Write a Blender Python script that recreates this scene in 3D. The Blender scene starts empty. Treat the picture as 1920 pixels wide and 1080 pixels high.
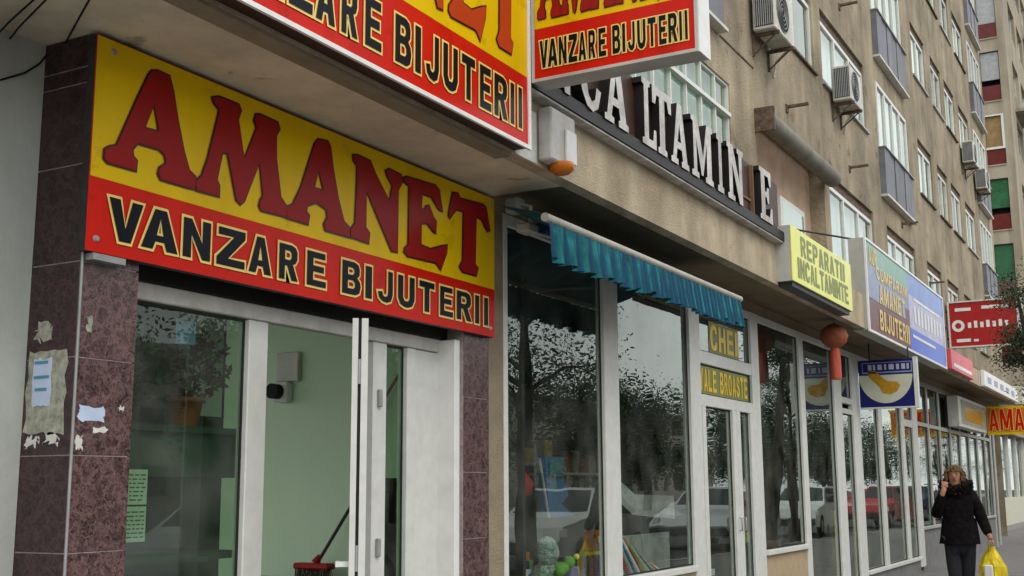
import bpy, bmesh, math, random
from mathutils import Vector, Matrix
from mathutils.geometry import tessellate_polygon
random.seed(7)
S = bpy.context.scene
COL = S.collection
R = math.radians

# ---------------------------------------------------------------- camera, sky, sun, exposure
yaw, pitch, roll, FPX, EYE = .5087268, .16879403, -.0060397, 2205.16, 1.42
cy_, sy_, cp_, sp_ = math.cos(yaw), math.sin(yaw), math.cos(pitch), math.sin(pitch)
fw = Vector((-sy_*cp_, cy_*cp_, sp_)); r0 = Vector((cy_, sy_, 0)); u0 = r0.cross(fw)
rt = math.cos(roll)*r0 + math.sin(roll)*u0; up = -math.sin(roll)*r0 + math.cos(roll)*u0
cam_d = bpy.data.cameras.new('camera'); cam = bpy.data.objects.new('camera', cam_d); COL.objects.link(cam)
cam.matrix_world = Matrix(((rt.x, up.x, -fw.x, 0), (rt.y, up.y, -fw.y, 0), (rt.z, up.z, -fw.z, EYE), (0, 0, 0, 1)))
cam_d.sensor_width = 36; cam_d.lens = FPX/1920*36; cam_d.clip_end = 900; cam_d.clip_start = .05
S.camera = cam
SUN_EL, SUN_AZ = 48, 118          # azimuth clockwise from +Y: the sun stands over the street side
w = bpy.data.worlds.new('World'); S.world = w; w.use_nodes = True
wn = w.node_tree; wn.nodes.clear()
sky = wn.nodes.new('ShaderNodeTexSky'); sky.sky_type = 'NISHITA'; sky.sun_disc = False
sky.sun_elevation = R(SUN_EL); sky.sun_rotation = R(SUN_AZ); sky.air_density = 1.2; sky.dust_density = 2; sky.ozone_density = 1
hs = wn.nodes.new('ShaderNodeHueSaturation'); hs.inputs['Saturation'].default_value = .25
bg = wn.nodes.new('ShaderNodeBackground'); bg.inputs['Strength'].default_value = .15
wo = wn.nodes.new('ShaderNodeOutputWorld')
# closed cloud cover: soft grey and white banks over the daylight sky
wtc = wn.nodes.new('ShaderNodeTexCoord'); wmp = wn.nodes.new('ShaderNodeMapping'); wmp.inputs['Scale'].default_value = (1, 1, 2.2)
wno = wn.nodes.new('ShaderNodeTexNoise'); wno.inputs['Scale'].default_value = 2.6; wno.inputs['Detail'].default_value = 6
wrp = wn.nodes.new('ShaderNodeValToRGB'); wrp.color_ramp.elements[0].position = .35; wrp.color_ramp.elements[0].color = (.62, .64, .67, 1); wrp.color_ramp.elements[1].position = .65; wrp.color_ramp.elements[1].color = (1, 1, 1, 1)
wsc = wn.nodes.new('ShaderNodeVectorMath'); wsc.operation = 'SCALE'; wsc.inputs['Scale'].default_value = 9.5
wmx = wn.nodes.new('ShaderNodeMix'); wmx.data_type = 'RGBA'; wmx.inputs[0].default_value = .72
wn.links.new(wtc.outputs['Generated'], wmp.inputs[0]); wn.links.new(wmp.outputs[0], wno.inputs[0]); wn.links.new(wno.outputs[0], wrp.inputs[0]); wn.links.new(wrp.outputs[0], wsc.inputs[0])
wn.links.new(sky.outputs[0], hs.inputs['Color']); wn.links.new(hs.outputs[0], wmx.inputs[6]); wn.links.new(wsc.outputs[0], wmx.inputs[7]); wn.links.new(wmx.outputs[2], bg.inputs[0]); wn.links.new(bg.outputs[0], wo.inputs[0])
sl = bpy.data.lights.new('sun', 'SUN'); sl.energy = .7; sl.angle = R(30); sl.color = (1, .94, .86)
so = bpy.data.objects.new('sun', sl); COL.objects.link(so)
az, el = R(SUN_AZ), R(SUN_EL)
sd = Vector((math.sin(az)*math.cos(el), math.cos(az)*math.cos(el), math.sin(el)))
so.rotation_euler = sd.to_track_quat('Z', 'Y').to_euler()
S.view_settings.view_transform = 'Standard'; S.view_settings.look = 'None'
S.view_settings.exposure = EXPO = 0.5; S.view_settings.gamma = 1; S.view_settings.use_curve_mapping = False
S.render.engine = 'CYCLES'
S.cycles.max_bounces = 8; S.cycles.transparent_max_bounces = 12

# ---------------------------------------------------------------- materials
M = {}
def nt(name):
    m = bpy.data.materials.new(name); m.use_nodes = True; M[name] = m
    t = m.node_tree; return m, t, t.nodes['Principled BSDF'], t.nodes, t.links
def mat(name, col, rough=.6, metal=0, var=.15, scale=6, bump=.0, bscale=60, col2=None, spec=None, stretch=None, streak=0, spots=None):
    """plain procedural material: base colour broken up by two noises, optional second colour, bump"""
    m, t, b, N, L = nt(name)
    tc = N.new('ShaderNodeTexCoord'); mp = N.new('ShaderNodeMapping'); L.new(tc.outputs['Object'], mp.inputs[0])
    if stretch: mp.inputs['Scale'].default_value = stretch
    n = N.new('ShaderNodeTexNoise'); n.inputs['Scale'].default_value = scale; n.inputs['Detail'].default_value = 7; n.inputs['Roughness'].default_value = .65
    L.new(mp.outputs[0], n.inputs[0])
    r = N.new('ShaderNodeValToRGB'); L.new(n.outputs[0], r.inputs[0])
    a = col2 or tuple(max(0, c*(1-var*2)) for c in col); c2 = tuple(min(1, c*(1+var*.6)) for c in col)
    r.color_ramp.elements[0].position = .3; r.color_ramp.elements[1].position = .68
    r.color_ramp.elements[0].color = (*a, 1); r.color_ramp.elements[1].color = (*c2, 1)
    out = r.outputs[0]
    if streak:
        mp2 = N.new('ShaderNodeMapping'); mp2.inputs['Scale'].default_value = (1.3, 1.3, .16); L.new(tc.outputs['Object'], mp2.inputs[0])
        n3 = N.new('ShaderNodeTexNoise'); n3.inputs['Scale'].default_value = 2.2; n3.inputs['Detail'].default_value = 6; L.new(mp2.outputs[0], n3.inputs[0])
        r3 = N.new('ShaderNodeValToRGB'); L.new(n3.outputs[0], r3.inputs[0])
        r3.color_ramp.elements[0].position = .36; r3.color_ramp.elements[1].position = .62
        k = 1-streak; r3.color_ramp.elements[0].color = (k*.98, k*.96, k*.93, 1); r3.color_ramp.elements[1].color = (1, 1, 1, 1)
        mx = N.new('ShaderNodeMix'); mx.data_type = 'RGBA'; mx.blend_type = 'MULTIPLY'; mx.inputs[0].default_value = 1
        L.new(out, mx.inputs[6]); L.new(r3.outputs[0], mx.inputs[7]); out = mx.outputs[2]
    if spots:
        sc_, th, dk = spots
        n4 = N.new('ShaderNodeTexNoise'); n4.inputs['Scale'].default_value = sc_; n4.inputs['Detail'].default_value = 9; n4.inputs['Roughness'].default_value = .7; L.new(tc.outputs['Object'], n4.inputs[0])
        r4 = N.new('ShaderNodeValToRGB'); L.new(n4.outputs[0], r4.inputs[0]); r4.color_ramp.elements[0].position = th; r4.color_ramp.elements[0].color = (1, 1, 1, 1)
        r4.color_ramp.elements[1].position = th+.06; r4.color_ramp.elements[1].color = (dk, dk*.97, dk*.92, 1)
        m4 = N.new('ShaderNodeMix'); m4.data_type = 'RGBA'; m4.blend_type = 'MULTIPLY'; m4.inputs[0].default_value = 1; L.new(out, m4.inputs[6]); L.new(r4.outputs[0], m4.inputs[7]); out = m4.outputs[2]
    L.new(out, b.inputs['Base Color'])
    b.inputs['Roughness'].default_value = rough; b.inputs['Metallic'].default_value = metal
    b.inputs['Specular IOR Level'].default_value = .28 if spec is None else spec
    if bump:
        n2 = N.new('ShaderNodeTexNoise'); n2.inputs['Scale'].default_value = bscale; n2.inputs['Detail'].default_value = 5
        L.new(tc.outputs['Object'], n2.inputs[0]); bm_ = N.new('ShaderNodeBump'); bm_.inputs['Strength'].default_value = bump; bm_.inputs['Distance'].default_value = .02
        L.new(n2.outputs[0], bm_.inputs['Height']); L.new(bm_.outputs[0], b.inputs['Normal'])
    return m
def glass(name, tint, ior=1.5, rough=.0, dirt=.0):
    m, t, b, N, L = nt(name); N.remove(b); o = N['Material Output']
    tr = N.new('ShaderNodeBsdfTransparent'); tr.inputs[0].default_value = (*tint, 1)
    g = N.new('ShaderNodeBsdfGlossy'); g.inputs['Roughness'].default_value = rough; g.inputs[0].default_value = (.86, .94, .88, 1)
    # reflectance of a thin pane, the same from both sides: F0 + (1 - F0) * (1 - cos)^4
    F0 = 1.6*((ior-1)/(ior+1))**2
    lw = N.new('ShaderNodeLayerWeight'); lw.inputs[0].default_value = .5
    pw = N.new('ShaderNodeMath'); pw.operation = 'POWER'; L.new(lw.outputs['Facing'], pw.inputs[0]); pw.inputs[1].default_value = 4
    ma = N.new('ShaderNodeMath'); ma.operation = 'MULTIPLY_ADD'; L.new(pw.outputs[0], ma.inputs[0]); ma.inputs[1].default_value = 1-F0; ma.inputs[2].default_value = F0
    mx = N.new('ShaderNodeMixShader'); L.new(ma.outputs[0], mx.inputs[0]); L.new(tr.outputs[0], mx.inputs[1]); L.new(g.outputs[0], mx.inputs[2])
    out = mx.outputs[0]
    # slight waviness of float glass
    tc = N.new('ShaderNodeTexCoord'); n = N.new('ShaderNodeTexNoise'); n.inputs['Scale'].default_value = 1.6; n.inputs['Detail'].default_value = 1
    L.new(tc.outputs['Object'], n.inputs[0]); bp = N.new('ShaderNodeBump'); bp.inputs['Strength'].default_value = .035; bp.inputs['Distance'].default_value = .05
    L.new(n.outputs[0], bp.inputs['Height']); L.new(bp.outputs[0], g.inputs['Normal'])
    if dirt:
        d = N.new('ShaderNodeBsdfDiffuse'); d.inputs[0].default_value = (.45, .47, .42, 1)
        n2 = N.new('ShaderNodeTexNoise'); n2.inputs['Scale'].default_value = 3; n2.inputs['Detail'].default_value = 8; L.new(tc.outputs['Object'], n2.inputs[0])
        mr = N.new('ShaderNodeMapRange'); mr.inputs[1].default_value = .35; mr.inputs[2].default_value = .75; mr.inputs[3].default_value = 0; mr.inputs[4].default_value = dirt
        L.new(n2.outputs[0], mr.inputs[0]); m2 = N.new('ShaderNodeMixShader'); L.new(mr.outputs[0], m2.inputs[0]); L.new(out, m2.inputs[1]); L.new(d.outputs[0], m2.inputs[2]); out = m2.outputs[0]
    L.new(out, o.inputs[0]); return m

mat('render_wall', (.385, .325, .225), .92, var=.26, scale=.7, bump=.8, bscale=30, streak=.20, spots=(2.0, .57, .68))
mat('render_fascia', (.54, .45, .315), .9, var=.14, scale=3, bump=.5, bscale=60, streak=.26, spots=(5, .60, .8))
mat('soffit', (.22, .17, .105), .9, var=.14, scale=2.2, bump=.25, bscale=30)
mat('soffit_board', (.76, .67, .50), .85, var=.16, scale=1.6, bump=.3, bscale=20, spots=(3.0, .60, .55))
mat('white_plaster', (.47, .50, .46), .85, var=.10, scale=2, bump=.15, bscale=60, streak=.12)
mat('pier_wall', (.30, .245, .17), .9, var=.12, scale=5, bump=.5, bscale=60)
mat('loggia_wall', (.50, .36, .25), .9, var=.12, scale=3, bump=.4)
mat('tower_wall', (.40, .35, .26), .9, var=.10, scale=.8, bump=.3, streak=.25)
mat('grout', (.42, .36, .33), .9, var=.2, scale=30)
mat('pvc', (.68, .69, .64), .4, var=.06, scale=9)
mat('pvc_old_and_shade', (.62, .61, .55), .5, var=.12, scale=7)  # aged PVC, also the painted shade of the pawn shop rails
mat('tube_grey', (.20, .19, .15), .7, var=.2, scale=3)
mat('dark_red_vinyl', (.42, .016, .014), .4, var=.1)
mat('teal_curtain', (.40, .52, .48), .8, var=.15, scale=8, stretch=(1, 6, .3))
mat('window_brown', (.30, .20, .08), .7)
mat('alu', (.50, .50, .46), .4, metal=.3, var=.1, scale=12)
mat('dark_gap', (.02, .02, .018), .8)
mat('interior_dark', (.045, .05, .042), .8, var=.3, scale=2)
mat('interior_green', (.60, .76, .55), .7, var=.03, scale=1)
mat('interior_deep_green', (.035, .07, .045), .7, var=.2, scale=2)
mat('interior_white', (.7, .72, .68), .7, var=.05, scale=1)
mat('interior_floor', (.25, .2, .16), .5, var=.2, scale=4)
mat('curtain', (.80, .82, .82), .8, var=.10, scale=10, stretch=(1, 6, .3))
mat('curtain_cream', (.66, .60, .48), .8, var=.15, scale=10, stretch=(1, 6, .3))
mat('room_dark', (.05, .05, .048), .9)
mat('grey_panel', (.20, .21, .235), .6, var=.12, scale=5, streak=.25)
mat('grey_metal', (.36, .37, .36), .45, metal=.2, var=.12, scale=8)
mat('dark_metal', (.05, .05, .05), .5, metal=.3, var=.2, scale=10)
mat('rust_metal', (.16, .11, .075), .8, var=.4, scale=14)
mat('ac_white', (.62, .61, .55), .5, var=.12, scale=8, streak=.2)
mat('yellow_vinyl', (.80, .53, .004), .28, spec=.10, var=.05, scale=2, spots=(4, .58, .82), streak=.10)
mat('red_vinyl', (.62, .016, .006), .25, spec=.10, var=.07, scale=2, spots=(4, .58, .82), streak=.10)
mat('maroon_vinyl', (.30, .012, .010), .3, spec=.10, var=.05, scale=2)
mat('letter_vinyl_lit', (.48, .055, .012), .3, spec=.10, var=.05, scale=2)  # overhead AMANET letters, coloured brighter to stand in for backlight and daylight
mat('black_vinyl', (.006, .008, .012), .3, spec=.10, var=.2, scale=3)
mat('outline_dark', (.045, .006, .006), .3, var=.1)
mat('outline_yellow', (.86, .66, .18), .35, var=.05)
mat('pink_vinyl', (.75, .10, .12), .4, var=.08)
mat('white_paint', (.80, .80, .77), .4, var=.06, scale=6)
mat('sign_grey', (.50, .50, .46), .5, var=.08, scale=5, streak=.15)
mat('brown_board', (.060, .026, .017), .5, var=.25, scale=4)
mat('letter_face', (.62, .60, .56), .5, var=.22, scale=9, streak=.2)
mat('letter_side', (.018, .015, .014), .5)
mat('lime_yellow', (.78, .80, .16), .35, var=.06, scale=3)
mat('lime_dark', (.20, .24, .05), .4)
mat('gold', (.72, .52, .12), .35, var=.1, scale=9)
mat('wine', (.13, .018, .014), .35)
mat('sea_green', (.22, .42, .33), .4, var=.08)
mat('steel_blue', (.26, .31, .44), .4, var=.1)
mat('sky_blue', (.22, .34, .68), .4, var=.12, scale=3)
mat('pale_lilac', (.50, .50, .66), .4, var=.10)
mat('royal_blue', (.025, .12, .62), .35, var=.05)
mat('navy', (.010, .014, .13), .3, var=.1)
mat('cream', (.62, .62, .48), .4, var=.06)
mat('banana', (.55, .30, .02), .4, var=.2, scale=20)
mat('orange_plastic', (.62, .17, .012), .3, var=.15, scale=12)
mat('lantern_red', (.36, .11, .05), .6, var=.2, scale=20)
mat('lantern_tassel', (.52, .10, .06), .7, var=.2, scale=40, stretch=(1, 1, .1))
mat('awning_teal', (.016, .23, .25), .8, var=.38, scale=5, streak=.25)
mat('awning_blue', (.006, .07, .13), .75, var=.15, scale=12)
mat('paper', (.66, .67, .62), .8, var=.10, scale=14)
mat('paper_old', (.40, .40, .32), .85, var=.3, scale=25)
mat('paper_blue', (.52, .62, .80), .7, var=.1)
mat('print_blue', (.10, .28, .42), .7)
mat('print_grey', (.10, .12, .11), .7)
mat('terracotta', (.30, .075, .02), .8, var=.15)
mat('broom_red', (.38, .012, .012), .4)
mat('broom_dark', (.07, .05, .04), .8)
mat('brown_wood', (.20, .12, .06), .6, var=.2, stretch=(1, 1, .15))
mat('asphalt', (.055, .055, .056), .9, var=.2, scale=4, bump=.4, bscale=90)
mat('kerb_stone', (.32, .31, .29), .85, var=.12, scale=8, bump=.3)
mat('road_white', (.6, .6, .57), .7)
mat('stall_beige', (.45, .345, .215), .85, var=.08, scale=6, bump=.3)
mat('stall_grey', (.20, .20, .195), .85, var=.15, scale=5, bump=.3)
mat('bark', (.055, .042, .032), .95, var=.3, scale=12, bump=1.0, bscale=25, stretch=(1, 1, .3))
mat('leaf', (.060, .100, .038), .6, var=.45, scale=1.4)
mat('leaf_dark', (.035, .062, .028), .6, var=.45, scale=1.2)
mat('leaf_red', (.075, .018, .022), .6, var=.4, scale=4)
mat('leaf_house', (.05, .12, .03), .5, var=.4, scale=6)
mat('coat', (.007, .005, .006), .95, spec=.15, var=.5, scale=20, bump=1.0, bscale=14)
mat('trousers', (.022, .021, .025), .95, spec=.2, var=.2, scale=12)
mat('shoe', (.008, .008, .008), .4)
mat('skin', (.40, .20, .12), .6, var=.06, scale=12)
mat('hair', (.20, .12, .055), .7, var=.35, scale=30, stretch=(1, 1, .2))
mat('fur', (.018, .012, .010), .95, var=.5, scale=40, bump=1, bscale=60)
mat('bag_yellow', (.68, .52, .012), .4, var=.2, scale=14)
mat('bag_white', (.66, .66, .62), .5, var=.1)
mat('phone_pink', (.6, .25, .28), .4)
mat('car_red', (.42, .012, .018), .2, var=.03)
mat('car_white', (.72, .73, .73), .25, var=.03)
mat('car_blue', (.05, .10, .20), .2, var=.03)
mat('car_silver', (.45, .46, .47), .25, metal=.5, var=.03)
mat('car_glass', (.02, .025, .03), .05)
mat('rubber', (.015, .015, .015), .8)
mat('car_black', (.02, .02, .02), .5)
mat('lamp_clear', (.7, .7, .65), .1)
mat('lamp_red', (.4, .01, .01), .2)
mat('opposite_wall', (.40, .37, .31), .9, var=.12, scale=.5)
mat('bin_green', (.03, .13, .055), .6, var=.1)
mat('toy_blue', (.02, .14, .32), .4)
mat('toy_orange', (.62, .20, .02), .4)
mat('toy_purple', (.14, .03, .20), .4)
mat('toy_green', (.16, .40, .04), .5)
mat('toy_mint', (.42, .52, .45), .8, var=.4, scale=30, bump=1)
mat('bar_cream', (.46, .45, .38), .6, var=.15)
mat('toy_red', (.42, .03, .025), .5, var=.2)
mat('toy_lilac', (.28, .24, .42), .5)
mat('cloth_brown', (.12, .075, .045), .9, var=.3)
mat('cloth_plum', (.09, .045, .06), .9, var=.3)
mat('cloth_tan', (.30, .26, .17), .9, var=.25)
mat('fleece_grey', (.45, .46, .44), .9, var=.2)
mat('green_cloth', (.035, .15, .06), .8, var=.25, scale=3)
mat('shop_red', (.30, .025, .02), .7, var=.2)
glass('glass_clear', (.80, .88, .82), 1.75, dirt=.12)
glass('glass_green', (.50, .68, .52), 1.45, dirt=.16)
glass('glass_old', (.70, .80, .74), 1.55, rough=.02, dirt=.12)
glass('glass_far', (.7, .75, .73), 1.75, rough=.02)
# polished marble cladding: dark red ground, network of pale veins; each tile shows another piece of the stone
def marble(name, base, mid, vein, rough):
    m, t, b, N, L = nt(name)
    tc = N.new('ShaderNodeTexCoord'); oi = N.new('ShaderNodeObjectInfo'); ad = N.new('ShaderNodeVectorMath'); ad.operation = 'MULTIPLY_ADD'
    cmb = N.new('ShaderNodeCombineXYZ'); L.new(oi.outputs['Random'], cmb.inputs[0]); L.new(oi.outputs['Random'], cmb.inputs[1]); L.new(oi.outputs['Random'], cmb.inputs[2])
    L.new(cmb.outputs[0], ad.inputs[0]); ad.inputs[1].default_value = (13, 29, 17); L.new(tc.outputs['Object'], ad.inputs[2])
    n0 = N.new('ShaderNodeTexNoise'); n0.inputs['Scale'].default_value = 9; n0.inputs['Detail'].default_value = 12; n0.inputs['Roughness'].default_value = .75; L.new(ad.outputs[0], n0.inputs[0])
    wv = N.new('ShaderNodeVectorMath'); wv.operation = 'MULTIPLY_ADD'; L.new(n0.outputs['Color'], wv.inputs[0]); wv.inputs[1].default_value = (.28, .28, .28); L.new(ad.outputs[0], wv.inputs[2])
    v = N.new('ShaderNodeTexVoronoi'); v.feature = 'DISTANCE_TO_EDGE'; v.inputs['Scale'].default_value = 16; L.new(wv.outputs[0], v.inputs[0])
    v2 = N.new('ShaderNodeTexVoronoi'); v2.feature = 'DISTANCE_TO_EDGE'; v2.inputs['Scale'].default_value = 38; L.new(wv.outputs[0], v2.inputs[0])
    r = N.new('ShaderNodeValToRGB'); L.new(n0.outputs[0], r.inputs[0])
    r.color_ramp.elements[0].position = .36; r.color_ramp.elements[0].color = (*base, 1); r.color_ramp.elements[1].position = .70; r.color_ramp.elements[1].color = (*mid, 1)
    prev = r.outputs[0]
    for vv, wd, amt in ((v, .10, 1.5), (v2, .15, 1.1)):
        mr = N.new('ShaderNodeMapRange'); mr.inputs[1].default_value = 0; mr.inputs[2].default_value = wd; mr.inputs[3].default_value = amt; mr.inputs[4].default_value = 0
        L.new(vv.outputs[0], mr.inputs[0]); mu = N.new('ShaderNodeMath'); mu.operation = 'MULTIPLY'; L.new(mr.outputs[0], mu.inputs[0]); L.new(n0.outputs[0], mu.inputs[1])
        mx = N.new('ShaderNodeMix'); mx.data_type = 'RGBA'; L.new(mu.outputs[0], mx.inputs[0]); L.new(prev, mx.inputs[6]); mx.inputs[7].default_value = (*vein, 1); prev = mx.outputs[2]
    L.new(prev, b.inputs['Base Color']); b.inputs['Roughness'].default_value = rough
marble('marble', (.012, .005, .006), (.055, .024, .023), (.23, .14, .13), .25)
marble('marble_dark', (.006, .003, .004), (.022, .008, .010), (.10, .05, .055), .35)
# pavement: slabs with dark joints are geometry near, material keeps colour and grain
mat('paving', (.20, .19, .185), .85, var=.12, scale=2.5, bump=.4, bscale=70)
mat('paving_b', (.235, .225, .21), .85, var=.12, scale=2.5, bump=.4, bscale=70)

# ---------------------------------------------------------------- building helpers
ORG = {}
def tag(o, label=None, cat=None, group=None, kind=None):
    if label: o['label'] = label
    if cat: o['category'] = cat
    if group: o['group'] = group
    if kind: o['kind'] = kind
    return o
def root(name, loc, label, cat, group=None, rz=0):
    o = bpy.data.objects.new(name, None); COL.objects.link(o); o.location = loc; o.rotation_euler = (0, 0, rz)
    o.empty_display_size = .2; ORG[o.name] = Vector(loc) if not rz else Vector((0, 0, 0)); return tag(o, label, cat, group)
def localroot(name, label, cat, group=None):
    o = bpy.data.objects.new(name, None); COL.objects.link(o); o.empty_display_size = .2; ORG[o.name] = Vector((0, 0, 0)); return tag(o, label, cat, group)
def place(o, loc, rz=0): o.location = loc; o.rotation_euler = (0, 0, rz); return o
class MB:
    def __init__(s): s.v = []; s.f = []; s.m = []; s.sm = []
    def add(s, vs, fs, mi=0, smooth=False):
        n = len(s.v); s.v += [tuple(v) for v in vs]
        for f in fs: s.f.append(tuple(n+i for i in f)); s.m.append(mi); s.sm.append(smooth)
        return s
    def box(s, x0, x1, y0, y1, z0, z1, mi=0):
        if x0 > x1: x0, x1 = x1, x0
        if y0 > y1: y0, y1 = y1, y0
        if z0 > z1: z0, z1 = z1, z0
        return s.add([(x0,y0,z0),(x1,y0,z0),(x1,y1,z0),(x0,y1,z0),(x0,y0,z1),(x1,y0,z1),(x1,y1,z1),(x0,y1,z1)],
                     [(0,3,2,1),(4,5,6,7),(0,1,5,4),(1,2,6,5),(2,3,7,6),(3,0,4,7)], mi)
    def cbox(s, x0, x1, y0, y1, z0, z1, c=.006, mi=0):
        """box with chamfered edges"""
        bm = bmesh.new(); r = bmesh.ops.create_cube(bm, size=1)
        for v in bm.verts: v.co = Vector(((x0+x1)/2+v.co.x*(x1-x0), (y0+y1)/2+v.co.y*(y1-y0), (z0+z1)/2+v.co.z*(z1-z0)))
        bmesh.ops.bevel(bm, geom=bm.edges[:], offset=c, segments=1, affect='EDGES', profile=.5)
        bm.verts.index_update(); s.add([v.co[:] for v in bm.verts], [[v.index for v in f.verts] for f in bm.faces], mi); bm.free(); return s
    def tube(s, pts, r, n=8, mi=0, cap=True, smooth=True):
        pts = [Vector(p) for p in pts]; rs = r if isinstance(r, (list, tuple)) else [r]*len(pts)
        base = len(s.v); rings = []
        prev = None
        for i, p in enumerate(pts):
            d = (pts[min(i+1, len(pts)-1)]-pts[max(i-1, 0)]).normalized()
            a = d.orthogonal().normalized() if prev is None else (prev-d*prev.dot(d)).normalized()
            if a.length < .5: a = d.orthogonal().normalized()
            prev = a; b = d.cross(a)
            rings.append([p+(a*math.cos(2*math.pi*k/n)+b*math.sin(2*math.pi*k/n))*rs[i] for k in range(n)])
        vs = [v for rg in rings for v in rg]; fs = []
        for i in range(len(pts)-1):
            for k in range(n): fs.append((i*n+k, i*n+(k+1)%n, (i+1)*n+(k+1)%n, (i+1)*n+k))
        s.add(vs, fs, mi, smooth)
        if cap: s.add(rings[0], [tuple(range(n-1, -1, -1))], mi); s.add(rings[-1], [tuple(range(n))], mi)
        return s
    def lathe(s, c, prof, n=16, mi=0, smooth=True):
        """profile: list of (radius, z) above c"""
        vs = []; fs = []
        for (r, z) in prof:
            for k in range(n): vs.append((c[0]+r*math.cos(2*math.pi*k/n), c[1]+r*math.sin(2*math.pi*k/n), c[2]+z))
        for i in range(len(prof)-1):
            for k in range(n): fs.append((i*n+k, i*n+(k+1)%n, (i+1)*n+(k+1)%n, (i+1)*n+k))
        s.add(vs, fs, mi, smooth)
        if prof[0][0] > 1e-4: s.add(vs[:n], [tuple(range(n-1, -1, -1))], mi)
        if prof[-1][0] > 1e-4: s.add(vs[-n:], [tuple(range(n))], mi)
        return s
    def flat(s, polys, f2, mi=0, depth=0, side=None):
        """polys: [outer, hole, hole..] in 2D; f2(u, v, d) gives the 3D point d in front of the plane"""
        pl = [[Vector((a, b, 0)) for a, b in p] for p in polys]
        tr = tessellate_polygon(pl); allp = [q for p in polys for q in p]
        tri = []
        for t in tr:
            a, b, c = (allp[i] for i in t)
            ar = (b[0]-a[0])*(c[1]-a[1])-(b[1]-a[1])*(c[0]-a[0])
            tri.append(t if ar > 0 else (t[0], t[2], t[1]))
        s.add([f2(a, b, depth) for a, b in allp], tri, mi)
        if side is not None:
            for p in polys:
                q = p if area(p) > 0 else p[::-1]
                if p is not polys[0]: q = q[::-1]
                n = len(q); s.add([f2(a, b, 0) for a, b in q]+[f2(a, b, depth) for a, b in q], [(k, (k+1) % n, n+(k+1) % n, n+k) for k in range(n)], side)
        return s
    def build(s, name, mats, parent=None, base=None, label=None, cat=None, group=None, kind=None):
        if isinstance(mats, str): mats = [mats]
        me = bpy.data.meshes.new(name)
        o_ = Vector(base) if base is not None else (ORG[parent.name] if parent is not None else Vector((0, 0, 0)))
        me.from_pydata([(v[0]-o_.x, v[1]-o_.y, v[2]-o_.z) for v in s.v], [], s.f)
        for x in mats: me.materials.append(M[x])
        me.polygons.foreach_set('material_index', s.m); me.polygons.foreach_set('use_smooth', s.sm); me.update()
        ob = bpy.data.objects.new(name, me); COL.objects.link(ob)
        if parent is not None: ob.parent = parent; ORG[ob.name] = ORG[parent.name]
        else: ob.location = o_; ORG[ob.name] = o_
        return tag(ob, label, cat, group, kind)
def area(p): return sum(p[i][0]*p[(i+1) % len(p)][1]-p[(i+1) % len(p)][0]*p[i][1] for i in range(len(p)))/2
def offset(p, d, hole=False):
    """grow an outline by d (holes shrink)"""
    q = p if area(p) > 0 else p[::-1]
    if hole: q = q[::-1]
    n = len(q); out = []
    for i in range(n):
        a, b, c = Vector(q[i-1]), Vector(q[i]), Vector(q[(i+1) % n])
        e1 = (b-a).normalized(); e2 = (c-b).normalized()
        n1 = Vector((e1.y, -e1.x)); n2 = Vector((e2.y, -e2.x)); m_ = (n1+n2)
        if m_.length < .3: m_ = n1; k = 1
        else: m_.normalize(); k = min(1.5, 1/max(.2, m_.dot(n1)))
        out.append((b.x+m_.x*d*k, b.y+m_.y*d*k))
    return out
def grow(polys, d):
    o = [offset(polys[0], d)]
    for h in polys[1:]:
        g = offset(h, d, True)
        if (d <= 0 or abs(area(g)) < abs(area(h))) and area(g)*area(h[::-1] if area(h) > 0 else h) > 0 and abs(area(g)) > .06*abs(area(h)): o.append(g)
    return o
def PX(X): return lambda u, v, d: (X+d, u, v)          # plane facing the street (+X): u = Y, v = Z
def PY(Y): return lambda u, v, d: (u, Y-d, v)          # plane facing up the street (-Y): u = X, v = Z
def copy_tree(o, parent=None):
    c = o.copy(); COL.objects.link(c); c.parent = parent
    ORG[c.name] = ORG.get(o.name, Vector((0, 0, 0)))
    for ch in [x for x in bpy.data.objects if x.parent == o]: copy_tree(ch, c)
    return c

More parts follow.
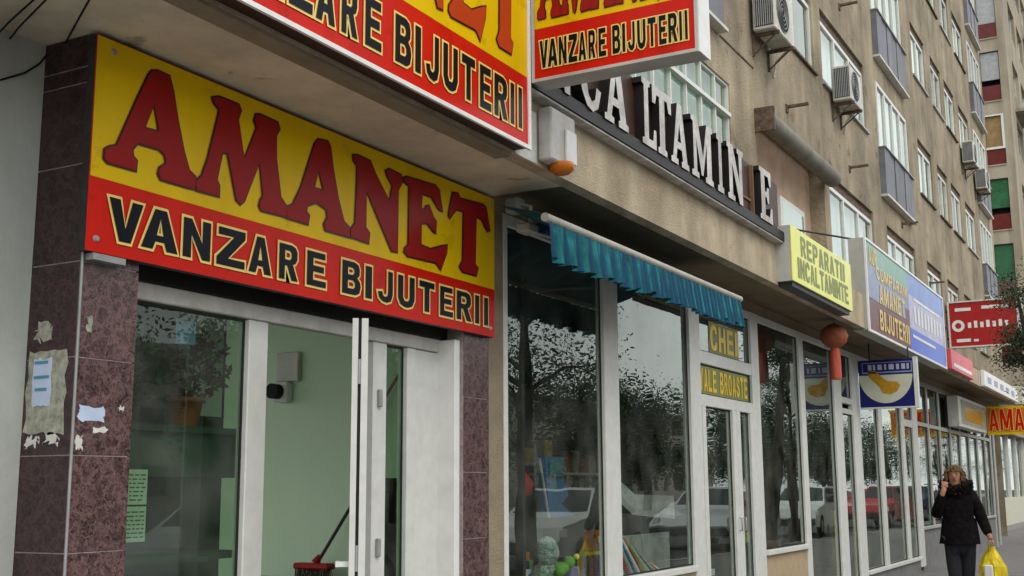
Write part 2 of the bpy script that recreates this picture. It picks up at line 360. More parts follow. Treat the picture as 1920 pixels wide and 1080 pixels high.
# bold sans letters in a unit box
GB = {
'V': [[(0,1),(.32,1),(.5,.32),(.68,1),(1,1),(.67,0),(.33,0)]],
'A': [[(0,0),(.34,1),(.66,1),(1,0),(.69,0),(.62,.2),(.38,.2),(.31,0)], [(.41,.36),(.59,.36),(.5,.78)]],
'N': [[(0,0),(0,1),(.3,1),(.7,.42),(.7,1),(1,1),(1,0),(.71,0),(.3,.6),(.3,0)]],
'Z': [[(0,0),(0,.2),(.6,.8),(.05,.8),(.05,1),(1,1),(1,.8),(.4,.2),(1,.2),(1,0)]],
'R': [[(0,0),(0,1),(.65,1),(.85,.95),(.95,.84),(.95,.62),(.86,.5),(.72,.45),(1,0),(.66,0),(.42,.4),(.3,.4),(.3,0)], [(.3,.57),(.55,.57),(.64,.63),(.64,.77),(.55,.83),(.3,.83)]],
'E': [[(0,0),(0,1),(.95,1),(.95,.82),(.32,.82),(.32,.6),(.88,.6),(.88,.42),(.32,.42),(.32,.18),(1,.18),(1,0)]],
'B': [[(0,0),(0,1),(.65,1),(.86,.94),(.94,.8),(.92,.62),(.8,.53),(.95,.43),(1,.28),(.93,.08),(.72,0)], [(.3,.6),(.55,.6),(.64,.66),(.64,.76),(.55,.82),(.3,.82)], [(.3,.18),(.58,.18),(.68,.24),(.68,.36),(.58,.43),(.3,.43)]],
'I': [[(0,0),(0,1),(1,1),(1,0)]],
'J': [[(0,.3),(.3,.33),(.36,.2),(.5,.17),(.64,.22),(.68,.34),(.68,1),(1,1),(1,.27),(.88,.06),(.6,-.01),(.3,.02),(.08,.12)]],
'U': [[(0,1),(.31,1),(.31,.3),(.4,.19),(.6,.19),(.69,.3),(.69,1),(1,1),(1,.26),(.86,.06),(.62,-.01),(.38,-.01),(.14,.06),(0,.26)]],
'T': [[(0,1),(1,1),(1,.8),(.66,.8),(.66,0),(.34,0),(.34,.8),(0,.8)]],
'M': [[(0,0),(0,1),(.28,1),(.5,.42),(.72,1),(1,1),(1,0),(.78,0),(.78,.62),(.6,.1),(.4,.1),(.22,.62),(.22,0)]],
'C': [[(1,.32),(.72,.36),(.64,.21),(.5,.17),(.36,.24),(.31,.4),(.31,.6),(.36,.76),(.5,.83),(.64,.79),(.72,.66),(1,.7),(.88,.93),(.62,1.01),(.36,1.01),(.12,.9),(0,.66),(0,.34),(.12,.1),(.36,-.01),(.62,-.01),(.88,.07)]],
'L': [[(0,0),(0,1),(.32,1),(.32,.19),(1,.19),(1,0)]],
'P': [[(0,0),(0,1),(.65,1),(.88,.94),(.98,.78),(.98,.6),(.88,.44),(.65,.37),(.31,.37),(.31,0)], [(.31,.55),(.56,.55),(.66,.61),(.66,.76),(.56,.82),(.31,.82)]],
'S': [[(0,.3),(.3,.33),(.4,.19),(.6,.18),(.67,.28),(.58,.38),(.25,.46),(.06,.6),(.05,.8),(.2,.95),(.48,1.01),(.76,.97),(.95,.78),(.95,.68),(.66,.67),(.58,.81),(.44,.82),(.36,.74),(.44,.64),(.78,.55),(.97,.4),(.98,.2),(.82,.05),(.52,-.01),(.2,.03),(.03,.16)]],
'H': [[(0,0),(0,1),(.31,1),(.31,.6),(.69,.6),(.69,1),(1,1),(1,0),(.69,0),(.69,.4),(.31,.4),(.31,0)]],
'O': [[(0,.3),(0,.7),(.14,.93),(.38,1.01),(.62,1.01),(.86,.93),(1,.7),(1,.3),(.86,.07),(.62,-.01),(.38,-.01),(.14,.07)], [(.31,.36),(.4,.19),(.6,.19),(.69,.36),(.69,.64),(.6,.81),(.4,.81),(.31,.64)]],
'Y': [[(0,1),(.33,1),(.5,.62),(.67,1),(1,1),(.66,.38),(.66,0),(.34,0),(.34,.38)]],
'D': [[(0,0),(0,1),(.6,1),(.86,.9),(1,.66),(1,.34),(.86,.1),(.6,0)], [(.31,.19),(.55,.19),(.67,.34),(.67,.66),(.55,.81),(.31,.81)]],
}
# condensed serif letters of the old shop lettering
GS = {
'I': [[(.1,0),(.1,.07),(.33,.09),(.33,.91),(.1,.93),(.1,1),(.9,1),(.9,.93),(.67,.91),(.67,.09),(.9,.07),(.9,0)]],
'N': [[(0,0),(0,.06),(.1,.08),(.1,.92),(0,.94),(0,1),(.34,1),(.74,.36),(.74,.92),(.64,.94),(.64,1),(1,1),(1,.94),(.9,.92),(.9,0),(.72,0),(.28,.7),(.28,.08),(.4,.06),(.4,0)]],
'C': [[(1,.3),(.82,.32),(.74,.14),(.56,.08),(.38,.16),(.28,.38),(.28,.64),(.38,.84),(.56,.92),(.72,.86),(.8,.68),(.96,.66),(.96,1),(.86,1),(.82,.94),(.6,1.01),(.34,.97),(.12,.8),(0,.6),(0,.4),(.12,.18),(.34,.02),(.6,-.02),(.86,.06)]],
'A': [[(0,0),(0,.06),(.1,.08),(.4,1),(.62,1),(.9,.08),(1,.06),(1,0),(.6,0),(.6,.06),(.68,.08),(.62,.27),(.32,.27),(.25,.08),(.36,.06),(.36,0)], [(.35,.36),(.59,.36),(.48,.72)]],
'L': [[(0,0),(0,.06),(.16,.08),(.16,.92),(0,.94),(0,1),(.56,1),(.56,.94),(.42,.92),(.42,.09),(.8,.09),(.88,.28),(1,.28),(1,0)]],
'T': [[(.28,0),(.28,.06),(.38,.08),(.38,.9),(.2,.9),(.12,.74),(0,.74),(0,1),(1,1),(1,.74),(.88,.74),(.8,.9),(.62,.9),(.62,.08),(.72,.06),(.72,0)]],
'M': [[(0,0),(0,.06),(.09,.08),(.09,.92),(0,.94),(0,1),(.28,1),(.52,.36),(.74,1),(1,1),(1,.94),(.92,.92),(.92,.08),(1,.06),(1,0),(.64,0),(.64,.06),(.72,.08),(.72,.68),(.5,.08),(.44,.08),(.21,.68),(.21,.08),(.3,.06),(.3,0)]],
'E': [[(0,0),(0,.06),(.12,.08),(.12,.92),(0,.94),(0,1),(.94,1),(.94,.74),(.84,.74),(.74,.91),(.4,.91),(.4,.56),(.58,.56),(.64,.66),(.74,.66),(.74,.38),(.64,.38),(.58,.48),(.4,.48),(.4,.09),(.8,.09),(.9,.28),(1,.28),(1,0)]],
}
def glyph(ch, u0, u1, v0, v1, font=GB): return [[(u0+(u1-u0)*a, v0+(v1-v0)*b) for a, b in p] for p in font[ch]]
def line(txt, u0, u1, v0, v1, font=GB, gap=.22, thin='I'):
    """a row of letters fitted between u0 and u1"""
    wd = {c: (.42 if c in thin else (.62 if c == ' ' else 1.25 if c == 'M' else 1)) for c in set(txt)}
    tot = sum(wd[c] for c in txt)+gap*(len(txt)-1); k = (u1-u0)/tot; u = u0; out = []
    for c in txt:
        if c != ' ': out.append(glyph(c, u, u+wd[c]*k, v0, v1, font))
        u += (wd[c]+gap)*k
    return out
def lettering(glyphs, plane, parent, mats, steps=((0, .004),), name='lettering'):
    """flat print: one sheet per layer, every layer a hair in front of the one before"""
    mb = MB()
    for i, (d, h) in enumerate(steps):
        for k, g in enumerate(glyphs): mb.flat(grow(g, d) if d else g, plane, i, h+.0003*(k % 2))
    return mb.build(name, mats, parent)
# ---------------------------------------------------------------- the setting: ground, pavement, road
MB().box(-400, 400, -400, 400, -.3, -.012).build('ground', 'asphalt', kind='structure')
MB().add([(1.15, -80, 0), (13, -80, 0), (13, 200, 0), (1.15, 200, 0)], [(0, 1, 2, 3)]).build('road', 'asphalt', kind='structure')
MB().box(-14, 1.0, -30, 130, -.011, .0).build('pavement', 'paving', kind='structure')
MB().box(1.0, 1.15, -30, 130, -.011, .012).build('kerb', 'kerb_stone', kind='structure')
MB().box(13, 40, -80, 200, -.01, .13).build('far_pavement', 'paving_b', kind='structure')
mk = MB()
for k in range(26): mk.add([(8, -40+k*7, .004), (8.14, -40+k*7, .004), (8.14, -37+k*7, .004), (8, -37+k*7, .004)], [(0, 1, 2, 3)])
mk.build('road_marking', 'road_white', kind='structure')

# ---------------------------------------------------------------- the long apartment block with its ground-floor canopy
def wallgrid(plane, u0, u1, v0, v1, holes, depth, mb=None, mi=0, rmi=0):
    """a wall sheet with real openings and reveals of the given depth"""
    mb = mb or MB()
    us = sorted({u0, u1, *[h[0] for h in holes], *[h[1] for h in holes]}); vs = sorted({v0, v1, *[h[2] for h in holes], *[h[3] for h in holes]})
    for i in range(len(us)-1):
        for j in range(len(vs)-1):
            a, b, c, d = us[i], us[i+1], vs[j], vs[j+1]; cu, cv = (a+b)/2, (c+d)/2
            if any(h[0] < cu < h[1] and h[2] < cv < h[3] for h in holes): continue
            mb.add([plane(a, c, 0), plane(b, c, 0), plane(b, d, 0), plane(a, d, 0)], [(0, 1, 2, 3)], mi)
    for a, b, c, d in holes:
        F = [plane(a, c, 0), plane(b, c, 0), plane(b, d, 0), plane(a, d, 0), plane(a, c, -depth), plane(b, c, -depth), plane(b, d, -depth), plane(a, d, -depth)]
        mb.add(F, [(0, 4, 5, 1), (1, 5, 6, 2), (2, 6, 7, 3), (3, 7, 4, 0)], rmi)
    return mb
WX = -4.15; SY0, SY1, CY0 = 3.02, 36.7, .45  # block end SY0 cut back so sky light reaches the pawn room
LINT = lambda f: 6.03+2.62*(f-1)-.03*(f-1)            # lintel height of floor f
SILL = lambda f: LINT(f)-1.2
block = root('apartment_block', (-4.15, 16, 0), 'long beige rendered apartment block over a row of shops, with a projecting canopy', 'building')
wins = []   # (y0, y1, z0, z1, style)
NF = 6
for f in range(1, NF+1):
    L, s = LINT(f), SILL(f)
    if f == 1:
        wins += [(9.0, 12.65, 4.3, L, 'glazed'), (13.62, 16.85, 4.1, L, 'loggia'), (17.15, 20.1, s-.15, L, 'wide'), (21.2, 23.8, s, L, 'wide'), (25.1, 26.8, s, L, 'dark'), (27.6, 29.2, s, L, 'pair'), (30.0, 31.4, s, L, 'pair'), (32.2, 33.6, s, L, 'pair')]
    else:
        wins += [(8.9, 12.3, s-.85, L, 'balcony'), (13.7, 16.62, s, L, 'wide'), (17.1, 20.0, s, L, 'wide'), (20.9, 23.6, s-.9, L, 'balcony'),
                 (24.9, 26.5, s, L, 'pair'), (27.25, 28.6, s, L, 'pair'), (29.1, 30.6, s, L, 'pair'), (31.3, 33.0, s, L, 'pair'), (33.8, 36.1, s-.9, L, 'balcony')]
        wins += [(3.6, 5.4, s, L, 'pair'), (6.4, 8.1, s, L, 'pair')]
ZT = LINT(NF)+1.6
wl = wallgrid(PX(WX), SY0, SY1, 3.3, ZT, [w_[:4] for w_ in wins], .22)
wl.box(WX-.22, WX-4.9, SY1-.02, SY1, 0, ZT); wl.box(WX-4.9, WX-.02, SY0, SY1, ZT, ZT+.2); wl.box(WX-5.1, WX-4.9, SY0, SY1, 3.22, ZT); wl.box(WX-5.1, WX-4.9, 7.25, SY1, 0, 3.22); wl.box(WX-5.1, WX-4.9, SY0, 7.25, 0, .5)  # rear of the pawn room left open, an added opening for daylight
wl.add([(WX, SY1, 3.3), (WX-.3, SY1, 3.3), (WX-.3, SY1, ZT), (WX, SY1, ZT)], [(0, 1, 2, 3)])
wl.add([(WX, SY0, 3.3), (WX-4.9, SY0, 3.3), (WX-4.9, SY0, ZT), (WX, SY0, ZT)], [(3, 2, 1, 0)])
wl.build('wall', 'render_wall', block)
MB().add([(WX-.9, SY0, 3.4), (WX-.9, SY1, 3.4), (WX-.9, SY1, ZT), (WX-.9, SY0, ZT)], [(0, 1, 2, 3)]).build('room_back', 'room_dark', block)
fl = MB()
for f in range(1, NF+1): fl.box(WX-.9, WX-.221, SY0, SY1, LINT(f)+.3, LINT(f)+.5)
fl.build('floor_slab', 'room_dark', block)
rw = random.Random(3)
for (y0, y1, z0, z1, st) in wins:
    xf = WX-.035
    if st == 'loggia':
        bk = MB(); bk.box(WX-.25, WX-.221, y0, y1, z0, z1)
        lg = bk.build('loggia', 'loggia_wall', block)
        MB().box(WX-.22, WX-.18, y0+1.55, y0+2.75, 4.15, 5.28).build('window_frame', 'pvc', lg)
        MB().add([(WX-.176, y0+1.63, 4.2), (WX-.176, y0+2.67, 4.2), (WX-.176, y0+2.67, 5.2), (WX-.176, y0+1.63, 5.2)], [(0, 1, 2, 3)]).build('pane', 'glass_far', lg)
        continue
    col = 'pvc' if st in ('wide', 'balcony', 'glazed') or rw.random() < .6 else 'pvc_old_and_shade'
    fr = MB(); t = .06
    wz0 = z0
    if st == 'balcony': wz0 = z0+.88
    n = {'wide': 3, 'pair': 2, 'dark': 2, 'glazed': 8, 'balcony': 4}[st]
    if st == 'balcony': xf = WX+.02
    if st == 'glazed': xf = WX-.02; t = .028
    hb = .15 if st in ('pair', 'dark', 'wide') else .0      # blind box: dark slot under the lintel
    zt = z1-hb
    fr.box(xf-.06, xf, y0, y1, zt-t, zt); fr.box(xf-.06, xf, y0, y1, wz0, wz0+t)
    for k in range(n+1):
        c = y0+(y1-y0)*k/n; a = c-(0 if k == 0 else t/2 if k < n else t)
        fr.box(xf-.062, xf+.002, a, a+t, wz0+t, zt-t)
    if st == 'glazed': fr.box(xf-.05, xf+.03, y0, y1, 5.63, 5.675)
    wo_ = fr.build('window', col, block)
    if hb: MB().box(xf-.06, xf-.01, y0, y1, zt, z1-.002).build('blind_box', 'rust_metal', wo_)
    gm = 'glass_old' if st == 'glazed' else 'glass_far'
    for k in range(n):
        a = y0+(y1-y0)*k/n; b = y0+(y1-y0)*(k+1)/n
        p = MB(); tw = rw.uniform(-.004, .004)
        p.add([(xf-.03+tw, a+.02, wz0+.03), (xf-.03-tw, b-.02, wz0+.03), (xf-.03-tw, b-.02, zt-.03), (xf-.03+tw, a+.02, zt-.03)], [(0, 1, 2, 3)])
        p.build('pane', gm, wo_)
    # curtains hanging behind the glass
    if st != 'dark':
        cu = MB(); m = 40; ya, yb = y0+.03, y1-.03
        drop = rw.choice([1, 1, 1, .92, .8]) if st != 'glazed' else 1
        vs = []
        for i in range(m+1):
            y = ya+(yb-ya)*i/m; x = xf-.13+.016*math.sin(i*1.9+y0)
            vs += [(x, y, wz0+(zt-wz0)*(1-drop)), (x, y, zt)]
        cu.add(vs, [(2*i, 2*i+2, 2*i+3, 2*i+1) for i in range(m)], smooth=True)
        if st == 'glazed' or rw.random() < .82: cu.build('curtain', 'teal_curtain' if st == 'glazed' else 'curtain' if rw.random() < .8 else 'curtain_cream', wo_)
    if st == 'balcony':
        par = MB(); par.box(WX-.02, WX+.125, y0-.02, y1+.02, z0-.04, z0); pa = par.build('parapet', 'pvc_old_and_shade', block)
        m = 6
        for k in range(m):
            a = y0+(y1-y0)*k/m; MB().box(WX-.02, WX+.10-.014*(k % 2), a+.008, a+(y1-y0)/m-.008, z0, z0+.86).build('parapet_panel', 'grey_panel', pa)
        MB().box(WX-.02, WX+.13, y0-.01, y1+.01, z0+.862, z0+.88).build('parapet_rail', 'grey_metal', pa)
    elif st != 'glazed':
        MB().box(WX-.12, WX+.045, y0-.05, y1+.05, z0-.035, z0).build('sill', 'grey_metal' if rw.random() < .5 else 'rust_metal', wo_)
# thin horizontal movement joint lines of the render, one below every storey
for f in range(2, NF+1): MB().box(WX+.001, WX+.012, SY0, 8.8, SILL(f)-.9, SILL(f)-.88).build('joint', 'rust_metal', block); MB().box(WX+.001, WX+.012, 12.36, 13.6, SILL(f)-.9, SILL(f)-.88).build('joint', 'rust_metal', block)

# canopy over the shops: slab, front beam, smooth boarding over the pawn shop
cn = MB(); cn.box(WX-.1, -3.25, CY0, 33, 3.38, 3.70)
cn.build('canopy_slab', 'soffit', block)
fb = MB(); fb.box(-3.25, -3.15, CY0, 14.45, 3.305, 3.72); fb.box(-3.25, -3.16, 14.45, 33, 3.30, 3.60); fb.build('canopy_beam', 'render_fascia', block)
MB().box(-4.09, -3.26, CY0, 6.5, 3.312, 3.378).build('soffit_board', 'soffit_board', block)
MB().box(-3.26, -3.155, CY0, 5.66, 3.285, 3.304).build('soffit_edge_strip', 'pier_wall', block)
# narrow dark downstand between soffit and shopfront heads
gf = MB()
gf.box(-4.15, -3.83, 6.50, 6.70, 0, 3.378)                       # pier between pawn shop and the key shop
gf.box(-4.3, -3.84, 6.70, 31, 3.25, 3.378)
gf.build('pier', 'pier_wall', block)
MB().box(-3.834, -3.80, 6.50, 6.69, 0, 3.377).build('pier', 'pier_wall', block)
MB().box(-4.3, -4.09, CY0, 3.23, 0, 3.378).build('side_wall', 'white_plaster', block)
ga = MB(); ga.box(-3.98, -3.92, 3.54, 6.24, 2.336, 3.30); ga.build('lintel_wall', 'dark_gap', block)
# marble pillars, clad tile by tile
def pillar(label, x0, x1, y0, y1, z1, seams, sides, mats):
    p = root('marble_pillar', ((x0+x1)/2, (y0+y1)/2, 0), label, 'pillar')
    MB().box(x0+.002, x1-.0035, y0+.0035, y1-.012, 0, z1).build('core', 'grout', p)
    zs = [0]+seams+[z1]
    for a, b in zip(zs[:-1], zs[1:]):
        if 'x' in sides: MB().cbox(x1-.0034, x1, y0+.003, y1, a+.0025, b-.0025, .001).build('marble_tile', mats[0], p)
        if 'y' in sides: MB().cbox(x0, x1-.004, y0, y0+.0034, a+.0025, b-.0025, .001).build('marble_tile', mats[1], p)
    return p
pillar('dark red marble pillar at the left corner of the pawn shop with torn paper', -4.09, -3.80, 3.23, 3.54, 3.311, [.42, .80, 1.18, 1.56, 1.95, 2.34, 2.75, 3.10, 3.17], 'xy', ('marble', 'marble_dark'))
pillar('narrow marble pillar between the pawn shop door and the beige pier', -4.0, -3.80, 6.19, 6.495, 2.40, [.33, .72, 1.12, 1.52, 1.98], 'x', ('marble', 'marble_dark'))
cs = MB(); cs.tube([(-3.797, 3.236, 0), (-3.797, 3.236, 3.3)], .006, 6); cs.build('corner_strip', 'grey_metal', bpy.data.objects['marble_pillar'])

# ---------------------------------------------------------------- shop interiors (parts of the block)
def room(y0, y1, xb, zc, wall, floor='interior_floor', ceil='interior_white', left=None):
    b = MB(); b.box(xb-.05, xb, y0, y1, 0, zc); b.box(xb, -3.99, y1, y1+.04, 0, zc); b.box(xb, -3.99, y0-.04, y0, 0, zc); r = b.build('room_wall', wall, block)
    MB().box(xb, -3.9, y0, y1, zc, zc+.05).build('room_ceiling', ceil, block)
    MB().box(xb, -3.85, y0, y1, .002, .03).build('room_floor', floor, block)

r1 = MB(); r1.box(-9, -4.44, 7.25, 7.29, 0, 3.2); r1.box(-9, -8.9, 7.15, 7.249, 0, 3.2); r1.build('room_wall', 'interior_green', block)
MB().box(-9, -4.1, 3.1, 7.249, 3.16, 3.2).build('room_ceiling', 'interior_white', block); MB().box(-9, -3.9, 3.1, 7.25, .002, .03).build('room_floor', 'interior_floor', block)
# side glazing out of view, made up to let daylight into the pawn room
added_glazing = root('shopfront', (-6.5, 3.05, 0), 'unseen side glazing of the pawn shop, added to let daylight into its room', 'shopfront')
for q in range(5): MB().box(-9+q*1.2, -8.94+q*1.2, .0+3.02, 3.08, .1, 3.15).build('post', 'pvc', added_glazing)
MB().add([(-9, 3.05, .1), (-4.31, 3.05, .1), (-4.31, 3.05, 3.15), (-9, 3.05, 3.15)], [(0, 1, 2, 3)]).build('pane', 'glass_clear', added_glazing); MB().box(-9, -4.2, 3.0, 3.1, 0, .1).build('stall_wall', 'stall_beige', added_glazing)
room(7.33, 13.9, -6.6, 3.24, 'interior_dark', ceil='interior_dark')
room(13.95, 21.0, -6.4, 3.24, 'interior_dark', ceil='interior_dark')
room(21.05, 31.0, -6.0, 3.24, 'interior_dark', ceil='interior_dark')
# near side wall of the toy window, seen as a dim grey-green return behind its first pane
MB().box(-4.4, -3.95, 6.72, 6.76, .03, 3.2).build('room_wall', 'interior_dark', block); MB().box(-4.44, -4.4, 6.72, 7.33, .03, 3.2).build('room_wall', 'interior_dark', block)

# ---------------------------------------------------------------- shopfronts
def front(label, y0, y1, x, posts, bars, panes, gm, frame_m, stall=None, stall_m='stall_beige', sill=True):
    t = root('shopfront', (x, (y0+y1)/2, 0), label, 'shopfront')
    for a, b, c, d in posts: MB().cbox(x-.07, x, a, b, c, d, .005).build('post', frame_m, t)
    for a, b, c, d in bars: MB().cbox(x-.064, x-.006, a, b, c, d, .005).build('rail', 'pvc_old_and_shade' if gm == 'glass_green' else frame_m, t)  # pawn shop rails get a darker tone in place of the sign's shade
    for a, b, c, d in panes:
        p = MB(); tw = rw.uniform(-.003, .003); p.add([(x-.04+tw, a-.01, c-.01), (x-.04-tw, b+.01, c-.01), (x-.04-tw, b+.01, d+.01), (x-.04+tw, a-.01, d+.01)], [(0, 1, 2, 3)])
        p.build('pane', gm, t)
        gk = MB()                                    # black rubber gasket round the pane
        for q in ((a, a+.012, c, d), (b-.012, b, c, d), (a+.012, b-.012, c, c+.012), (a+.012, b-.012, d-.012, d)): gk.box(x-.036, x-.03, *q)
        gk.build('gasket', 'dark_gap', t)
    for a, b, c in (stall or []):
        MB().box(x-.12, x-.012, a, b, 0, c-.055).build('stall_wall', stall_m, t)
        if sill: MB().cbox(x-.12, x+.03, a, b, c-.054, c-.002, .005).build('sill', frame_m, t)
    return t
X1 = -3.93
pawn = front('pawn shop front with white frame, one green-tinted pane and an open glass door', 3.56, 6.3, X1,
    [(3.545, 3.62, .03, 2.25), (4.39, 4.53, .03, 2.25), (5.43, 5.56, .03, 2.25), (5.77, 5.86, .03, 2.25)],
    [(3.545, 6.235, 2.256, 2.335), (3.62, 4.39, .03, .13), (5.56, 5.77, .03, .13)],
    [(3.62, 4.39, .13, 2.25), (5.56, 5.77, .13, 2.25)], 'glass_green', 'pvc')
MB().box(X1-.05, X1-.02, 5.865, 6.19, .03, 2.249).build('side_panel', 'pvc', pawn)
MB().box(X1-.045, X1-.022, 6.191, 6.25, .03, 2.25).build('gap_strip', 'dark_gap', pawn)
MB().cbox(-3.985, -3.822, 6.125, 6.185, .03, 2.33, .004).build('post', 'white_paint', pawn)
for z in (1.93, 1.10, .5): MB().cbox(X1+.001, X1+.022, 5.465, 5.495, z-.05, z+.05, .004).build('hinge', 'grey_metal', pawn)
# the open leaf, swung out over the pavement towards the viewer
def dleaf():
    hx, hy = -3.845, 5.185; L = math.hypot(hx, hy); dx, dy = -hx/L, -hy/L
    nx, ny = -dy, dx
    def ob(s0, s1, t0, t1, z0, z1, mb):
        P = lambda s, t, z: (hx+dx*s+nx*t, hy+dy*s+ny*t, z)
        mb.add([P(s0, t0, z0), P(s1, t0, z0), P(s1, t1, z0), P(s0, t1, z0), P(s0, t0, z1), P(s1, t0, z1), P(s1, t1, z1), P(s0, t1, z1)], [(0,3,2,1),(4,5,6,7),(0,1,5,4),(1,2,6,5),(2,3,7,6),(3,0,4,7)])
        return mb
    m = MB()
    for s0, s1, z0, z1 in ((0, .09, .05, 2.24), (.66, .75, .05, 2.24), (.09, .66, .05, .16), (.09, .66, 2.15, 2.24)):
        ob(s0, s1, -.038, -.010, z0, z1, m); ob(s0, s1, .006, .038, z0, z1, m)
    lf = m.build('door_leaf', 'pvc', pawn)
    g = MB(); ob(.0, .742, -.0098, .0058, .055, 2.235, g); g.build('rebate', 'dark_gap', lf)
    h = MB(); ob(.69, .715, -.085, -.038, 1.06, 1.085, h); ob(.62, .72, -.10, -.085, 1.06, 1.085, h); h.build('handle', 'white_paint', lf)
    for z in (1.98, 1.1): k = MB(); ob(.7501, .753, -.008, .004, z-.06, z+.06, k); k.build('lock_plate', 'grey_metal', lf)
dleaf()
ZH = 3.17
key = front('white framed key and toy shop front with display windows and double door', 6.7, 13.85, -3.80,
    [(6.70, 6.757, 0, 3.25), (8.28, 8.55, 0, 3.25), (10.15, 10.42, 0, 3.25), (11.97, 12.22, 0, 3.25), (13.80, 13.99, 0, 3.25),
     (10.44, 10.53, .03, 2.17), (11.30, 11.41, .03, 2.17), (11.425, 11.53, .03, 2.17), (11.86, 11.965, .03, 2.17)],
    [(6.757, 8.28, ZH, 3.25), (8.55, 10.15, ZH, 3.25), (10.42, 11.97, ZH, 3.25), (12.22, 13.80, ZH, 3.25), (10.42, 11.97, 2.57, 2.69), (10.42, 11.97, 2.171, 2.28),
     (10.53, 11.30, .03, .16), (11.53, 11.86, .03, .16)],
    [(6.757, 8.28, .74, ZH), (8.55, 10.15, .74, ZH), (10.42, 11.97, 2.69, ZH), (10.42, 11.97, 2.28, 2.57), (10.53, 11.30, .16, 2.17), (11.53, 11.86, .16, 2.17), (12.22, 13.80, .77, ZH)],
    'glass_clear', 'pvc', [(6.757, 8.28, .74), (8.55, 10.15, .74), (12.22, 13.80, .77)])
hd = MB()
for y in (11.35, 11.48): hd.tube([(-3.79, y, 1.0), (-3.765, y, 1.0), (-3.765, y, 1.12), (-3.79, y, 1.12)], .008, 6)
hd.build('handle', 'grey_metal', key)
thd = front('white framed shop front behind the hanging blue fruit sign', 14, 21.0, -3.80,
    [(15.40, 15.78, 0, 3.25), (16.38, 16.80, 0, 3.25), (17.95, 18.20, .28, 3.25), (19.62, 19.86, .28, 3.25), (20.58, 21.0, .1, 3.25)],
    [(13.99, 15.40, ZH, 3.25), (15.78, 16.38, ZH, 3.25), (16.80, 17.95, ZH, 3.25), (18.20, 19.62, ZH, 3.25), (19.86, 20.58, ZH, 3.25), (15.78, 16.38, 2.38, 2.45), (15.78, 16.38, 2.52, 2.60), (19.86, 20.58, 2.38, 2.50)],
    [(13.99, 15.40, .05, ZH), (15.78, 16.38, .05, 2.38), (15.78, 16.38, 2.60, ZH), (16.80, 17.95, .28, ZH), (18.20, 19.62, .28, ZH), (19.86, 20.58, .28, 2.38), (19.86, 20.58, 2.5, ZH)],
    'glass_clear', 'pvc', [(16.80, 20.58, .28)], 'stall_grey')
ps = [21.0+1.18*k for k in range(1, 8)]
far = front('long grey framed shop front at the far end, low grey wall under its glass', 21.0, 31.0, -3.83,
    [(y, y+.10, .74, 3.25) for y in ps]+[(30.2, 30.4, 0, 3.25), (30.75, 31.0, 0, 3.25)],
    [(21.0, 30.2, ZH, 3.25), (21.0, 30.2, 2.45, 2.52)], [(a+.1, b, .74, 2.45) for a, b in zip([20.9]+ps, ps+[30.2])]+[(a+.1, b, 2.52, ZH) for a, b in zip([20.9]+ps, ps+[30.2])]+[(30.4, 30.75, .1, ZH)],
    'glass_far', 'alu', [(21.0, 30.2, .74)], 'stall_grey')
pb = MB(); pb.tube([(-3.80, 22.3, 1.45), (-3.76, 22.3, 1.45), (-3.76, 23.1, 1.45), (-3.80, 23.1, 1.45)], .014, 6); pb.tube([(-3.76, 22.9, 1.15), (-3.76, 22.9, 1.8)], .016, 6); pb.build('push_bar', 'pvc', far)

# set-back shops beyond the block's ground floor, and the tower block behind
annex = root('corner_shop', (-4.9, 45, 0), 'low pale shop wall with glazing, set back beyond the long block', 'building')
MB().box(-5.2, -4.9, 31.0, 62, 0, 1.02).build('base_wall', 'cream', annex)
MB().box(-4.9, -4.84, 31.02, 62, 0, .16).build('plinth', 'kerb_stone', annex)
for k in range(12): MB().box(-5.02, -4.92, 31.6+k*2.3, 31.8+k*2.3, 1.02, 3.1).build('column', 'pvc', annex)
gl = MB(); gl.add([(-5.0, 31.02, 1.02), (-5.0, 61.9, 1.02), (-5.0, 61.9, 3.1), (-5.0, 31.02, 3.1)], [(0, 1, 2, 3)]); gl.build('pane', 'glass_far', annex)
MB().box(-5.6, -5.5, 31.02, 62, 0, 3.1).build('back_wall', 'cloth_plum', annex)
MB().box(-7, -4.7, 36.72, 62, 3.1, 3.5).build('roof', 'tower_wall', annex)
MB().box(-7, -4.17, 31.01, 36.70, 3.1, 3.3).build('roof', 'soffit', annex)

tower = root('tower_block', (-7, 60, 0), 'tall beige tower block with dark red parapets at the far end of the street', 'building')
TY = 50.0
holes = []
for k in range(1, 11):
    zb = 4.20+2.70*k
    holes.append((-5.68, -4.93, zb-.12-.62, zb+1.38))
tw_ = wallgrid(PY(TY), -12, -4.62, 0, 36, holes, .5)
